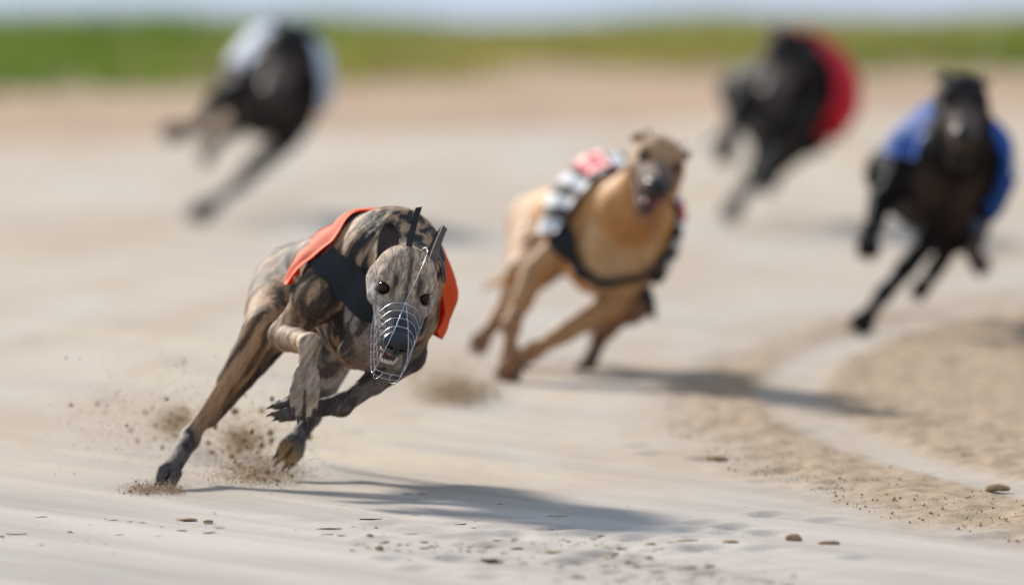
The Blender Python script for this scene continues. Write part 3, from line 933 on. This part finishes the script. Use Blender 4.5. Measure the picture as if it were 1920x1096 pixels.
def muzzle(k, r=0.0006, fine=True, mat=None):
    H = k['H']
    mz = bpy.data.objects.new("muzzle", None); link(mz, k['root'])
    mz["label"] = "light wire basket muzzle"
    for f, tu, hw, bu in ((5.4, 1.95, 3.6, -2.9), (7.1, 1.7, 3.4, -3.6), (8.8, 1.4, 3.2, -4.2), (10.7, 1.1, 3.0, -4.9)):
        w0 = wire(mz, [H(-hw, f - 1.0, bu), H(-hw * 0.9, f, tu - 2.6), H(-hw * 0.55, f + .3, tu - .6), H(0, f + .4, tu), H(hw * 0.55, f + .3, tu - .6), H(hw * 0.9, f, tu - 2.6), H(hw, f - 1.0, bu)], r)
        if fine:
            for sx in (-1, 1):
                ring_weld(mz, H(hw * sx, f - 1.0, bu)); ring_weld(mz, H(sx * (0.12 + 0.14 * (f - 5.4)), f + .4, tu + .02))
    for sx in (-1, 1):
        wire(mz, [H(0.08 * sx, 5.6, 2.0), H(0.5 * sx, 8.2, 1.6), H(1.05 * sx, 11.4, 1.05), H(1.8 * sx, 14.2, -1.2), H(2.2 * sx, 14.4, -4.2), H(2.2 * sx, 13.2, -6.8)], r * 1.1)
        wire(mz, [H(4.3 * sx, 1.5, -1.9), H(3.9 * sx, 4.0, -3.0), H(3.3 * sx, 7.9, -4.3), H(2.8 * sx, 11.4, -5.7), H(2.2 * sx, 13.2, -6.8)], r * 1.1)
        wire(mz, [H(3.95 * sx, 3.6, -3.0), H(3.6 * sx, 5.4, -5.6), H(2.9 * sx, 8.6, -7.6), H(2.3 * sx, 11.6, -8.6), H(2.2 * sx, 13.2, -6.8)], r)
        wire(mz, [H(2.2 * sx, 13.2, -6.8), H(1.9 * sx, 12.4, -8.9), H(1.2 * sx, 11.2, -10.0), H(0.7 * sx, 11.8, -8.6), H(0.8 * sx, 13.2, -6.9)], r)
        if fine:
            for t in np.linspace(0, 1, 8):
                ring_weld(mz, H((3.95 - 1.7 * t) * sx, 3.8 + 9 * t, -2.95 - 3.6 * t), 0.0017)
            for t in np.linspace(0.1, 0.9, 6):
                ring_weld(mz, H((3.8 - 1.4 * t) * sx, 4.4 + 7.5 * t, -4.4 - 4.2 * t), 0.0015)
            ring_weld(mz, H(2.2 * sx, 13.2, -6.8), 0.0023)
    wire(mz, [H(-2.2, 13.2, -6.8), H(0, 13.6, -6.7), H(2.2, 13.2, -6.8)], r * 1.1)
    wire(mz, [H(-2.2, 12.2, -8.5), H(0, 12.5, -8.6), H(2.2, 12.2, -8.5)], r)
    if fine: ring_weld(mz, H(0, 5.7, 2.0), 0.0026)
    return mz

TAN, DK, GREY, PALE = (0.43, 0.26, 0.138), (0.055, 0.047, 0.045), (0.16, 0.145, 0.135), (0.36, 0.32, 0.29)
FUR_BRINDLE = fur_material("fur_brindle", (0.040, 0.034, 0.031), 0.6, 0.07)
FUR_FAWN = fur_material("fur_fawn", (0.30, 0.16, 0.07))
FUR_BLACK = fur_material("fur_black", (0.010, 0.010, 0.010), 0.6, 0.03)

# ---- the leading brindle dog
lead = greyhound(dict(
    root=(-0.371, 25.050, -0.002), label="brindle greyhound in orange jacket, sharp in front of the others", fur=FUR_BRINDLE, voxel=0.0026, roll=15,
    chest=(-0.237, 25.020, 0.346), loin=(-0.314, 25.320, 0.373), pelvis=(-0.363, 25.560, 0.342), girth=0.96, 
    neck=((-0.205, 24.970, 0.408), (-0.179, 24.840, 0.373), 0.084, 0.052),
    eye=(-0.185, 24.655, 0.351), head=(34, 15, 7), hs=1.06,
    rf=[(-0.340, 24.940, 0.333), (-0.395, 25.000, 0.269), (-0.349, 24.820, 0.259), (-0.354, 24.800, 0.203), (-0.359, 24.770, 0.132)],
    lf=[(-0.171, 24.970, 0.299), (-0.178, 25.010, 0.233), (-0.296, 24.950, 0.151), (-0.364, 24.950, 0.142), (-0.418, 24.950, 0.144)],
    rh=[(-0.392, 25.500, 0.332), (-0.433, 25.250, 0.271), (-0.565, 25.200, 0.085), (-0.592, 25.060, 0.037), (-0.606, 25.000, 0.006)],
    lh=[(-0.322, 25.580, 0.313), (-0.301, 25.360, 0.242), (-0.354, 25.420, 0.121), (-0.383, 25.340, 0.072), (-0.405, 25.300, 0.039)],
    dors=dict(rf=(0, -1, 0), lf=(0.1, -0.75, 0.65), rh=(0.1, -1, 0.3), lh=(0, -1, 0)),
    mask=True, sinew=0.0018, sandy_foot=(-0.401, 25.300, 0.045), teeth=True, gape=1.0,
    ears=[((-0.226, 24.735, 0.406), (-0.207, 24.790, 0.468), (0.3, -1, 0.15), 0.042, 0.019), ((-0.133, 24.745, 0.397), (-0.125, 24.820, 0.462), (-0.8, -0.6, 0), 0.042, 0.016)],
    pal=dict(body=(0.345, 0.215, 0.122), sb=1.0, chest=(0.30, 0.25, 0.215), sc=0.85, belly=(0.34, 0.24, 0.18), neck=(0.40, 0.26, 0.15), leg=TAN, foot=GREY, sl=0.8, streak=(0.09, 0.075, 0.07),
             head=(0.66, 0.47, 0.31), sh=0.55, cheek=(0.60, 0.52, 0.45), muzzle=(0.15, 0.135, 0.13), jaw=(0.20, 0.17, 0.155), rim=(0.018, 0.014, 0.013),
             ear=(0.16, 0.125, 0.10), ear_in=(0.11, 0.075, 0.058), toe=(0.22, 0.19, 0.165),
             rf=((0.54, 0.36, 0.21), (0.50, 0.38, 0.27), 0.6), lf=((0.19, 0.15, 0.125), (0.14, 0.115, 0.10)), rh=(TAN, (0.14, 0.115, 0.10)), lh=(PALE, GREY)),
))
M_orange = cloth_material("cloth_orange", (0.90, 0.115, 0.02), 0.32)
jacket(lead, M_orange, -100, 110, -0.24, 0.050,
       (lambda th: 0.012 * np.cos(th) - 0.055 * np.exp(-((th + 0.45) / 0.42) ** 2) - 0.01 * smooth(0.9, 1.6, np.abs(th)),
        lambda th, s: 0.001 + np.sin(np.pi * np.clip(s, 0, 1) ** 1.6) * (0.040 * smooth(0.8, 1.6, -th) + 0.056 * smooth(0.6, 1.5, th)) - 0.003 * smooth(0.8, 1, s)),
       "bright orange nylon race jacket, hem lifted by the wind")
strip(lead, "chest_band", [(-0.322, 24.960, 0.390), (-0.295, 24.900, 0.372), (-0.265, 24.860, 0.345), (-0.235, 24.830, 0.318), (-0.175, 24.840, 0.300), (-0.131, 24.900, 0.298)], (0.5, -0.1, 0.8), 0.070, M_band, 0.004, label="black stretch band crossing the chest", tags=('trunk', 'shoulder', 'neck'))
muzzle(lead)
mz0 = [o for o in lead['root'].children if o.name.startswith("muzzle")][0]
LPl = lead['LP']
wire(mz0, [LPl((-0.185, 24.575, 0.329)), LPl((-0.171, 24.575, 0.359)), LPl((-0.153, 24.600, 0.397)), LPl((-0.145, 24.660, 0.420)), LPl((-0.149, 24.680, 0.427)), LPl((-0.159, 24.700, 0.419)), LPl((-0.165, 24.710, 0.410))], 0.00045)
def flat_strap(name, pts, w, parent, mat, side):
    c = curve([LPl(p) for p in pts], 10)
    G = c[:, None] + unit(side)[None, None] * (np.linspace(-.5, .5, 4)[None, :, None] * w)
    return grid_mesh(name, G, mat, parent, 0.0022)
st1 = flat_strap("strap", [(-0.179, 24.700, 0.412), (-0.176, 24.700, 0.435), (-0.169, 24.700, 0.463), (-0.160, 24.690, 0.496)], 0.0115, lead['root'], M_strap, (1, -0.25, 0.15))
st1["label"] = "loose black strap end standing up behind the skull"
strip(lead, "collar", [(-0.140, 24.840, 0.421), (-0.123, 24.840, 0.408), (-0.116, 24.840, 0.390), (-0.118, 24.840, 0.364)], (0.1, -1, 0), 0.034, M_strap, 0.005, label="dark collar beside the ear")

# short coat of the leading dog: blades of hair lying with the grain
def coat(k, n, ln, wd, fur):
    V, Q = k['V'], k['Q']
    me = [o for o in k['root'].children if o.name.split('.')[0] == "body"][0].data
    nv = len(V)
    col = np.zeros(nv * 4, np.float32); me.attributes["col"].data.foreach_get("color", col); col = col.reshape(-1, 4)[:, :3]
    bs = np.zeros(nv, np.float32); me.attributes["bs"].data.foreach_get("value", bs)
    bc = np.zeros(nv * 3, np.float32); me.attributes["bc"].data.foreach_get("vector", bc); bc = bc.reshape(-1, 3)
    a, b, c = V[Q[:, 0]], V[Q[:, 1]], V[Q[:, 3]]
    nr = np.cross(b - a, c - a); ar = np.linalg.norm(nr, axis=1); nr /= ar[:, None] + 1e-12
    f = rng.choice(len(Q), n, p=ar / ar.sum())
    u, v = rng.random(n), rng.random(n)
    p = a[f] + u[:, None] * (b[f] - a[f]) + v[:, None] * (c[f] - a[f])
    N3 = nr[f]
    hp = (p - k['H'](0, 0, 0)) @ np.stack([k['ex'], k['ef'], k['eu']], 1)
    head = (np.abs(hp[:, 0]) < 0.08) & (hp[:, 1] > -0.09) & (hp[:, 1] < 0.15) & (np.abs(hp[:, 2]) < 0.09)
    low = smooth(0.02, -0.16, (p - k['chest']) @ k['U'])[:, None]
    flow = -k['F'] * (1 - 0.6 * low) + A3(-0.45, 0, -0.9) * (0.45 + 0.9 * low)
    flow = np.where(head[:, None], -k['ef'] * 0.9 - k['eu'] * 0.15, flow) + rng.normal(0, 0.28, (n, 3))
    T = flow - N3 * (flow * N3).sum(1)[:, None]; T /= np.linalg.norm(T, axis=1)[:, None] + 1e-9
    sd = np.cross(N3, T)
    L_ = ln * rng.uniform(0.6, 1.3, n) * np.where(head, 0.6, 1.0)
    tip = p + T * L_[:, None] + N3 * (L_ * rng.uniform(0.05, 0.24, n))[:, None]
    vv = np.stack([p - sd * wd - N3 * 0.0008, p + sd * wd - N3 * 0.0008, tip], 1).reshape(-1, 3)
    o = mesh_obj("coat", vv, np.arange(3 * n).reshape(-1, 3), fur, k['root'])
    q0 = Q[f, 0]
    vattr(o.data, "col", np.repeat(col[q0] * rng.uniform(0.7, 1.35, (n, 1)), 3, 0), 'FLOAT_COLOR')
    vattr(o.data, "bs", np.repeat(bs[q0], 3), 'FLOAT'); vattr(o.data, "bc", np.repeat(bc[q0], 3, 0), 'FLOAT_VECTOR')
    o["kind"] = "stuff"
coat(lead, 130000, 0.0055, 0.0005, FUR_BRINDLE)

# ------------------------------------------------------------------ the dogs behind
def auto_ears(d, back=1.0):
    ex, ef, eu = head_frame(*d['head']); O = np.array(d['eye'])
    H = lambda x, f, u: tuple(O + (ex * x + ef * f + eu * u) * 0.01)
    return [(H(3.9 * sx, -6.5, 2.4), H(5.2 * sx, -12.5 * back, 0.3), tuple(0.4 * ef + eu + 0.6 * sx * ex), 0.036, 0.012) for sx in (-1, 1)]

def racer(**d):
    d['ears'] = auto_ears(d)
    d.setdefault('sinew', 0.004); d.setdefault('voxel', 0.006); d.setdefault('relax', 1)
    k = greyhound(d)
    WM[0] = M_wire_dull; muzzle(k, 0.0007, fine=False); WM[0] = None
    return k

def flap(a, b):
    return (lambda th: 0.01 * np.cos(th), lambda th, s: 0.002 + np.sin(np.pi * np.clip(s, 0, 1) ** 1.5) * (a * smooth(0.4, 1.5, -th) + b * smooth(0.4, 1.5, th)))

def patch(jk, G, i0, i1, j0, j1, mat, parent):
    """sewn-on number panel following the jacket"""
    g = G[i0:i1, j0:j1]
    du = np.gradient(g, axis=0); dv = np.gradient(g, axis=1)
    nn = np.cross(dv, du); nn /= np.linalg.norm(nn, axis=-1, keepdims=True) + 1e-9
    cc = G.mean((0, 1)); out = np.sign(((g - cc) * nn).sum(-1).mean())
    return grid_mesh("number_panel", (g + nn * out * 0.004)[:, ::-1], mat, parent, 0.001)

def black_pal(leg=(0.016, 0.015, 0.016), foot=(0.03, 0.027, 0.026), chest=(0.02, 0.019, 0.02), muz=(0.20, 0.155, 0.13)):
    b = (0.020, 0.0185, 0.0185)
    return dict(body=b, sb=0.5, chest=chest, sc=0.2, belly=b, neck=b, leg=leg, foot=foot, sl=0.3, head=(0.035, 0.030, 0.028), sh=0.2, cheek=(0.03, 0.026, 0.025),
                muzzle=muz, jaw=muz, rim=(0.01, 0.01, 0.01), ear=b, ear_in=(0.03, 0.024, 0.022), toe=foot)

fb = (0.60, 0.30, 0.108)
fawn = racer(
    root=(0.105, 28.300, 0.111), label="fawn greyhound in striped jacket with a black chest band", fur=FUR_FAWN, roll=22,
    chest=(0.202, 28.420, 0.413), loin=(0.133, 28.720, 0.425), pelvis=(0.086, 28.950, 0.399), girth=0.9,
    neck=((0.233, 28.280, 0.450), (0.273, 28.100, 0.508), 0.068, 0.050), eye=(0.286, 27.970, 0.542), head=(14, 20, 5), gape=0.8,
    rf=[(0.116, 28.360, 0.382), (0.042, 28.360, 0.323), (-0.002, 28.280, 0.221), (-0.005, 28.260, 0.164), (0.019, 28.220, 0.137)],
    lf=[(0.242, 28.360, 0.335), (0.194, 28.360, 0.260), (0.042, 28.260, 0.171), (0.002, 28.260, 0.138), (-0.021, 28.240, 0.113)],
    rh=[(0.070, 28.920, 0.374), (0.027, 28.720, 0.313), (-0.032, 28.820, 0.221), (-0.058, 28.760, 0.188), (-0.071, 28.720, 0.163)],
    lh=[(0.204, 28.920, 0.348), (0.234, 28.660, 0.256), (0.173, 28.760, 0.188), (0.151, 28.700, 0.133), (0.138, 28.660, 0.103)],
    pal=dict(body=fb, sb=0.25, chest=(0.60, 0.38, 0.19), sc=0.1, belly=(0.55, 0.36, 0.2), neck=fb, leg=(0.48, 0.26, 0.11), foot=(0.34, 0.17, 0.08), sl=0.35,
             head=(0.52, 0.30, 0.14), sh=0.25, cheek=(0.52, 0.32, 0.16), muzzle=(0.17, 0.11, 0.09), jaw=(0.20, 0.11, 0.09), rim=(0.02, 0.015, 0.014),
             ear=(0.16, 0.06, 0.03), ear_in=(0.05, 0.03, 0.025), lh=((0.30, 0.16, 0.09), (0.13, 0.075, 0.06))))
M_stripe = cloth_material("cloth_stripes", 'stripes', 0.15)
M_red_number = plain("number_red", (0.62, 0.02, 0.05), 0.6)
jk, G = jacket(fawn, M_stripe, -116, 124, -0.30, 0.085, flap(0.034, 0.04), "black and white striped race jacket", m=24, n=41, seed=3)
patch(jk, G, 8, 23, 10, 15, M_red_number, jk)
patch(jk, G, 10, 23, 27, 31, M_red_number, jk)
strip(fawn, "chest_band", [(0.089, 28.360, 0.435), (0.094, 28.340, 0.388), (0.115, 28.300, 0.336), (0.152, 28.280, 0.297), (0.199, 28.260, 0.282), (0.251, 28.280, 0.289), (0.299, 28.320, 0.320), (0.328, 28.360, 0.361)],
      [(-0.9, -0.2, 0.1), (-0.8, -0.2, -0.3), (-0.6, -0.2, -0.6), (0, -0.3, -0.9), (0.5, -0.2, -0.8), (0.8, 0, -0.4)], 0.062, M_band, 0.006, tags=('trunk', 'shoulder', 'neck'), label="broad black band under the throat")

blue = racer(
    root=(0.845, 30.000, 0.173), label="black greyhound in blue jacket with one forefoot planted on the sand", fur=FUR_BLACK, roll=22,
    chest=(0.913, 30.120, 0.510), loin=(0.873, 30.420, 0.507), pelvis=(0.846, 30.660, 0.486), girth=1.02,
    neck=((0.928, 30.000, 0.559), (0.935, 29.840, 0.612), 0.072, 0.054), eye=(0.931, 29.720, 0.650), head=(24, 6, 3),
    rf=[(0.824, 30.060, 0.492), (0.770, 30.060, 0.444), (0.748, 29.980, 0.387), (0.744, 29.960, 0.356), (0.734, 29.940, 0.332)],
    lf=[(0.924, 30.060, 0.425), (0.871, 30.060, 0.368), (0.778, 30.000, 0.256), (0.735, 29.980, 0.198), (0.715, 29.960, 0.174)],
    rh=[(0.885, 30.620, 0.435), (0.931, 30.360, 0.371), (0.893, 30.440, 0.296), (0.869, 30.400, 0.263), (0.853, 30.380, 0.240)],
    lh=[(0.954, 30.660, 0.429), (0.964, 30.450, 0.375), (0.977, 30.600, 0.331), (0.990, 30.580, 0.309), (1.003, 30.560, 0.291)],
    pal=dict(black_pal(muz=(0.20, 0.15, 0.12)), lh=((0.16, 0.14, 0.13), (0.16, 0.14, 0.13)), chest=(0.06, 0.04, 0.03)))
M_blue = cloth_material("cloth_blue", (0.006, 0.085, 0.36), 0.2)
M_white_number = plain("number_white", (0.6, 0.62, 0.66), 0.6)
jk, G = jacket(blue, M_blue, -100, 120, -0.28, 0.125, flap(0.025, 0.036), "royal blue race jacket with a pale number panel", m=24, n=41, seed=6)
patch(jk, G, 15, 22, 28, 33, M_white_number, jk)

red = racer(
    root=(0.628, 34.600, 0.338), label="black greyhound in red jacket running ahead of the green verge", fur=FUR_BLACK, roll=24,
    chest=(0.679, 34.720, 0.664), loin=(0.633, 35.000, 0.663), pelvis=(0.600, 35.240, 0.643), girth=1.02,
    neck=((0.682, 34.600, 0.709), (0.664, 34.460, 0.733), 0.072, 0.054), eye=(0.646, 34.340, 0.733), head=(38, 14, -8),
    rf=[(0.601, 34.680, 0.658), (0.545, 34.680, 0.609), (0.525, 34.600, 0.545), (0.515, 34.580, 0.512), (0.506, 34.560, 0.487)],
    lf=[(0.694, 34.680, 0.574), (0.645, 34.680, 0.519), (0.569, 34.620, 0.430), (0.536, 34.600, 0.379), (0.515, 34.580, 0.348)],
    rh=[(0.613, 35.200, 0.617), (0.621, 34.960, 0.538), (0.587, 35.040, 0.464), (0.568, 35.000, 0.423), (0.555, 34.980, 0.395)],
    lh=[(0.704, 35.200, 0.591), (0.725, 34.960, 0.538), (0.662, 35.040, 0.477), (0.630, 35.000, 0.441), (0.612, 34.980, 0.413)],
    pal=dict(black_pal(), chest=(0.04, 0.037, 0.036), lf=((0.09, 0.085, 0.08), (0.16, 0.15, 0.14))))
M_red = cloth_material("cloth_red", (0.82, 0.035, 0.06), 0.35)
jacket(red, M_red, -50, 116, -0.26, 0.14, flap(0.0, 0.062), "red race jacket billowing at one side", m=24, n=41, seed=9)

white = racer(
    root=(-0.635, 35.000, 0.339), label="black greyhound in white jacket at the back of the field near the grass", fur=FUR_BLACK, roll=22,
    chest=(-0.572, 35.120, 0.672), loin=(-0.603, 35.420, 0.685), pelvis=(-0.637, 35.660, 0.662), girth=1.02,
    neck=((-0.547, 35.000, 0.734), (-0.542, 34.860, 0.753), 0.072, 0.054), eye=(-0.549, 34.740, 0.745), head=(42, 16, -6),
    rf=[(-0.639, 35.060, 0.669), (-0.721, 35.060, 0.628), (-0.757, 35.000, 0.566), (-0.806, 34.980, 0.556), (-0.849, 34.960, 0.551)],
    lf=[(-0.513, 35.060, 0.617), (-0.539, 35.060, 0.542), (-0.655, 35.000, 0.436), (-0.736, 34.980, 0.374), (-0.787, 34.960, 0.343)],
    rh=[(-0.646, 35.620, 0.628), (-0.642, 35.360, 0.596), (-0.729, 35.460, 0.534), (-0.745, 35.420, 0.504), (-0.757, 35.400, 0.482)],
    lh=[(-0.554, 35.620, 0.615), (-0.530, 35.360, 0.577), (-0.604, 35.460, 0.504), (-0.632, 35.420, 0.478), (-0.653, 35.400, 0.458)],
    pal=dict(black_pal(muz=(0.22, 0.17, 0.14)), rf=((0.03, 0.027, 0.026), (0.17, 0.12, 0.09)), lf=((0.035, 0.033, 0.033), (0.08, 0.078, 0.08)), chest=(0.05, 0.04, 0.035)))
M_white = cloth_material("cloth_white", (0.66, 0.70, 0.78), 0.15)
jacket(white, M_white, -88, 100, -0.24, 0.125, flap(0.022, 0.02), "white race jacket", m=24, n=41, seed=12)

# ------------------------------------------------------------------ sand thrown up and lying about
M_clod = plain("damp_sand", (0.34, 0.225, 0.12), 0.95, 0.1, noise=0.35, nscale=90)
M_loose = plain("raked_sand_grains", (0.47, 0.36, 0.235), 0.95, 0.1, noise=0.25, nscale=40)
M_grain = plain("dry_sand_grains", (0.47, 0.34, 0.21), 0.95, 0.1, noise=0.3, nscale=40)
_bm = bmesh.new(); bmesh.ops.create_icosphere(_bm, subdivisions=1, radius=1.0)
ICO_V = np.array([v.co[:] for v in _bm.verts]); ICO_F = np.array([[v.index for v in f.verts] for f in _bm.faces]); _bm.free()
TET_V = np.array([[1, 1, 1], [-1, -1, 1], [-1, 1, -1], [1, -1, -1]], float) * 0.6
TET_F = np.array([[0, 1, 2], [0, 3, 1], [0, 2, 3], [1, 3, 2]])

def lumps_mesh(name, C, S3, mat, base=(ICO_V, ICO_F), rough=0.3):
    n = len(C); bv, bf = base
    ang = rng.uniform(0, 2 * math.pi, n)
    v = np.tile(bv, (n, 1, 1)) * (1 + rng.normal(0, rough, (n, len(bv), 1)).clip(-0.6, 0.6))
    v = v * S3[:, None, :]
    ca, sa = np.cos(ang)[:, None], np.sin(ang)[:, None]
    x = v[..., 0] * ca - v[..., 1] * sa; y = v[..., 0] * sa + v[..., 1] * ca
    v = np.stack([x, y, v[..., 2]], -1) + C[:, None, :]
    f = bf[None] + (np.arange(n) * len(bv))[:, None, None]
    return mesh_obj(name, v.reshape(-1, 3), f.reshape(-1, 3), mat, smooth=False)

def spray(name, clusters, label):
    C, S_, Cg, Sg = [], [], [], []
    for c, sg, n_l, n_g, r0, r1 in clusters:
        c = np.array(c)
        p = c + rng.normal(0, 1, (n_l, 3)) * sg
        r = r0 + (r1 - r0) * rng.random(n_l) ** 3
        C.append(p); S_.append(r[:, None] * rng.uniform(0.6, 1.2, (n_l, 3)))
        p = c + rng.normal(0, 1, (n_g, 3)) * np.array(sg) * 1.15
        Cg.append(p); Sg.append((0.0005 + 0.0012 * rng.random(n_g) ** 2)[:, None] * np.ones(3))
    C = np.concatenate(C); S_ = np.concatenate(S_); Cg = np.concatenate(Cg); Sg = np.concatenate(Sg)
    ok = C[:, 2] > gz(C[:, 0], C[:, 1]) - 0.003; okg = Cg[:, 2] > gz(Cg[:, 0], Cg[:, 1])
    o = lumps_mesh(name, C[ok], S_[ok], M_clod)
    g = lumps_mesh("grains", Cg[okg], Sg[okg], M_grain, (TET_V, TET_F), 0.2)
    g.parent = o; g["kind"] = "stuff"
    tag(o, label, "sand", kind="stuff")
spray("sand_spray", [
    ((-0.553, 25.950, 0.071), (0.100, 0.40, 0.060), 120, 5000, 0.0008, 0.0065),
    ((-0.472, 25.750, 0.045), (0.048, 0.25, 0.045), 90, 4500, 0.0008, 0.0085),
    ((-0.441, 25.300, 0.019), (0.034, 0.12, 0.014), 120, 6500, 0.0008, 0.0050),
    ((-0.485, 25.900, 0.063), (0.016, 0.10, 0.010), 50, 3500, 0.0008, 0.0070),
    ((-0.609, 26.100, 0.091), (0.016, 0.15, 0.012), 40, 3500, 0.0008, 0.0075),
    ((-0.638, 26.100, 0.067), (0.070, 0.25, 0.045), 50, 2200, 0.0008, 0.0055),
    ((-0.718, 26.200, 0.108), (0.035, 0.30, 0.030), 12, 200, 0.0010, 0.0050),
    ((-0.629, 24.980, -0.000), (0.020, 0.05, 0.007), 110, 3500, 0.0008, 0.0036),
    ((-0.587, 24.950, -0.003), (0.010, 0.04, 0.008), 45, 1500, 0.0008, 0.0034)],
    "brown sand kicked up round the hind feet of the leading dog")
spray("sand_spray", [
    ((-0.102, 27.650, 0.103), (0.034, 0.15, 0.012), 200, 9000, 0.0010, 0.0050),
    ((-0.129, 27.800, 0.123), (0.040, 0.20, 0.020), 60, 3500, 0.0010, 0.0045)],
    "burst of brown sand behind the fawn dog")

def clod(px, wx, hz_, seed):
    r2 = np.random.default_rng(seed)
    bm = bmesh.new(); bmesh.ops.create_icosphere(bm, subdivisions=2, radius=1.0)
    for v in bm.verts:
        k = 1 + 0.35 * (float(fbm(np.array([[v.co.x * 1.4 + seed * 3.1, v.co.y * 1.4, v.co.z * 1.4 + 20]]), 3)[0]) - 0.5) * 2
        v.co = Vector((v.co.x * wx * k, v.co.y * wx * 1.1 * k, max(v.co.z, -0.45) * hz_ * k))
    me = bpy.data.meshes.new("sand_clod"); bm.to_mesh(me); bm.free(); me.materials.append(M_clod)
    o = bpy.data.objects.new("sand_clod", me)
    o.location = (px[0], px[1], float(gz(px[0], px[1])) + 0.3 * hz_)
    o.rotation_euler = (0, 0, r2.uniform(0, 6))
    return link(o)
CL = [((-0.544, 24.259), 0.0140, 0.0030, "flat sliver of damp sand in front of the planted hind foot"),
      ((-0.510, 24.193), 0.0080, 0.0036, "small brown clod beside the flat sliver before the hind foot"),
      ((-0.236, 23.827), 0.0066, 0.0050, "pebble-sized pale clod below the dog's trailing shadow"),
      ((-0.217, 23.548), 0.0070, 0.0048, "dark brown clod nearest the foreground among the crumbs below the dog"),
      ((0.290, 23.725), 0.0180, 0.0036, "flat flake of sand at the tip of the dog's shadow"),
      ((0.359, 23.700), 0.0150, 0.0036, "flat flake between the shadow tip and the peaked clod"),
      ((0.464, 23.751), 0.0130, 0.0095, "peaked brown clod, tallest on the empty sand at the right"),
      ((0.520, 23.674), 0.0180, 0.0045, "flat clod lying furthest right beside the peaked one"),
      ((-0.735, 23.931), 0.0050, 0.0030, "single tiny clod alone on the sand at lower left"),
      ((0.369, 25.848), 0.0200, 0.0075, "blurred clod at the edge of the loose raked sand"),
      ((0.844, 25.028), 0.0230, 0.0090, "big blurred clod at the right edge in loose sand")]
for i, (p, w, h_, lb) in enumerate(CL):
    tag(clod(p, w, h_, i + 1), lb, "clod", "clods of sand on the track")

def flakes():
    P_, S_ = [], []
    for c, sg, n, big in (((0.114, 23.599), (0.10, 0.20), 110, 0.013), ((0.205, 23.105), (0.09, 0.18), 90, 0.013), ((-0.157, 23.511), (0.06, 0.16), 45, 0.012),
                          ((-0.027, 24.113), (0.12, 0.22), 45, 0.014), ((-0.200, 24.515), (0.08, 0.25), 25, 0.014), ((-0.693, 23.983), (0.10, 0.22), 50, 0.014), ((0.314, 22.866), (0.08, 0.15), 50, 0.013), ((-0.053, 23.789), (0.9, 1.0), 30, 0.008)):
        p = np.array(c) + rng.normal(0, 1, (n, 2)) * sg
        P_.append(p); r = 0.0015 + big * rng.random(n) ** 2.5
        S_.append(np.stack([r * rng.uniform(0.9, 1.7, n), r * rng.uniform(0.6, 1.2, n), 0.0005 + r * 0.028], 1))
    p = np.concatenate(P_); s3 = np.concatenate(S_)
    C = np.stack([p[:, 0], p[:, 1], gz(p[:, 0], p[:, 1]) + s3[:, 2] * 0.6], 1)
    o = lumps_mesh("sand_crumbs", C, s3, M_loose, rough=0.28)
    tag(o, "crumbs and thin flakes of broken crust on the sand", "sand", kind="stuff")
    # crumbs in the raked sand
    n = 4500
    y = rng.uniform(23.2, 31, n); x = edge_x(y) + rng.exponential(0.45, n)
    ok = (np.abs(x - stripe_x(y)) > 0.09) & (x < 3); x, y = x[ok], y[ok]; n = len(x)
    r = 0.0007 + 0.0022 * rng.random(n) ** 3
    C = np.stack([x, y, gz(x, y) + 0.003 + r * 0.4], 1)
    o = lumps_mesh("loose_sand", C, r[:, None] * rng.uniform(0.7, 1.3, (n, 3)), M_loose, rough=0.25)
    tag(o, "loose raked sand along the inside of the bend", "sand", kind="stuff")
flakes()
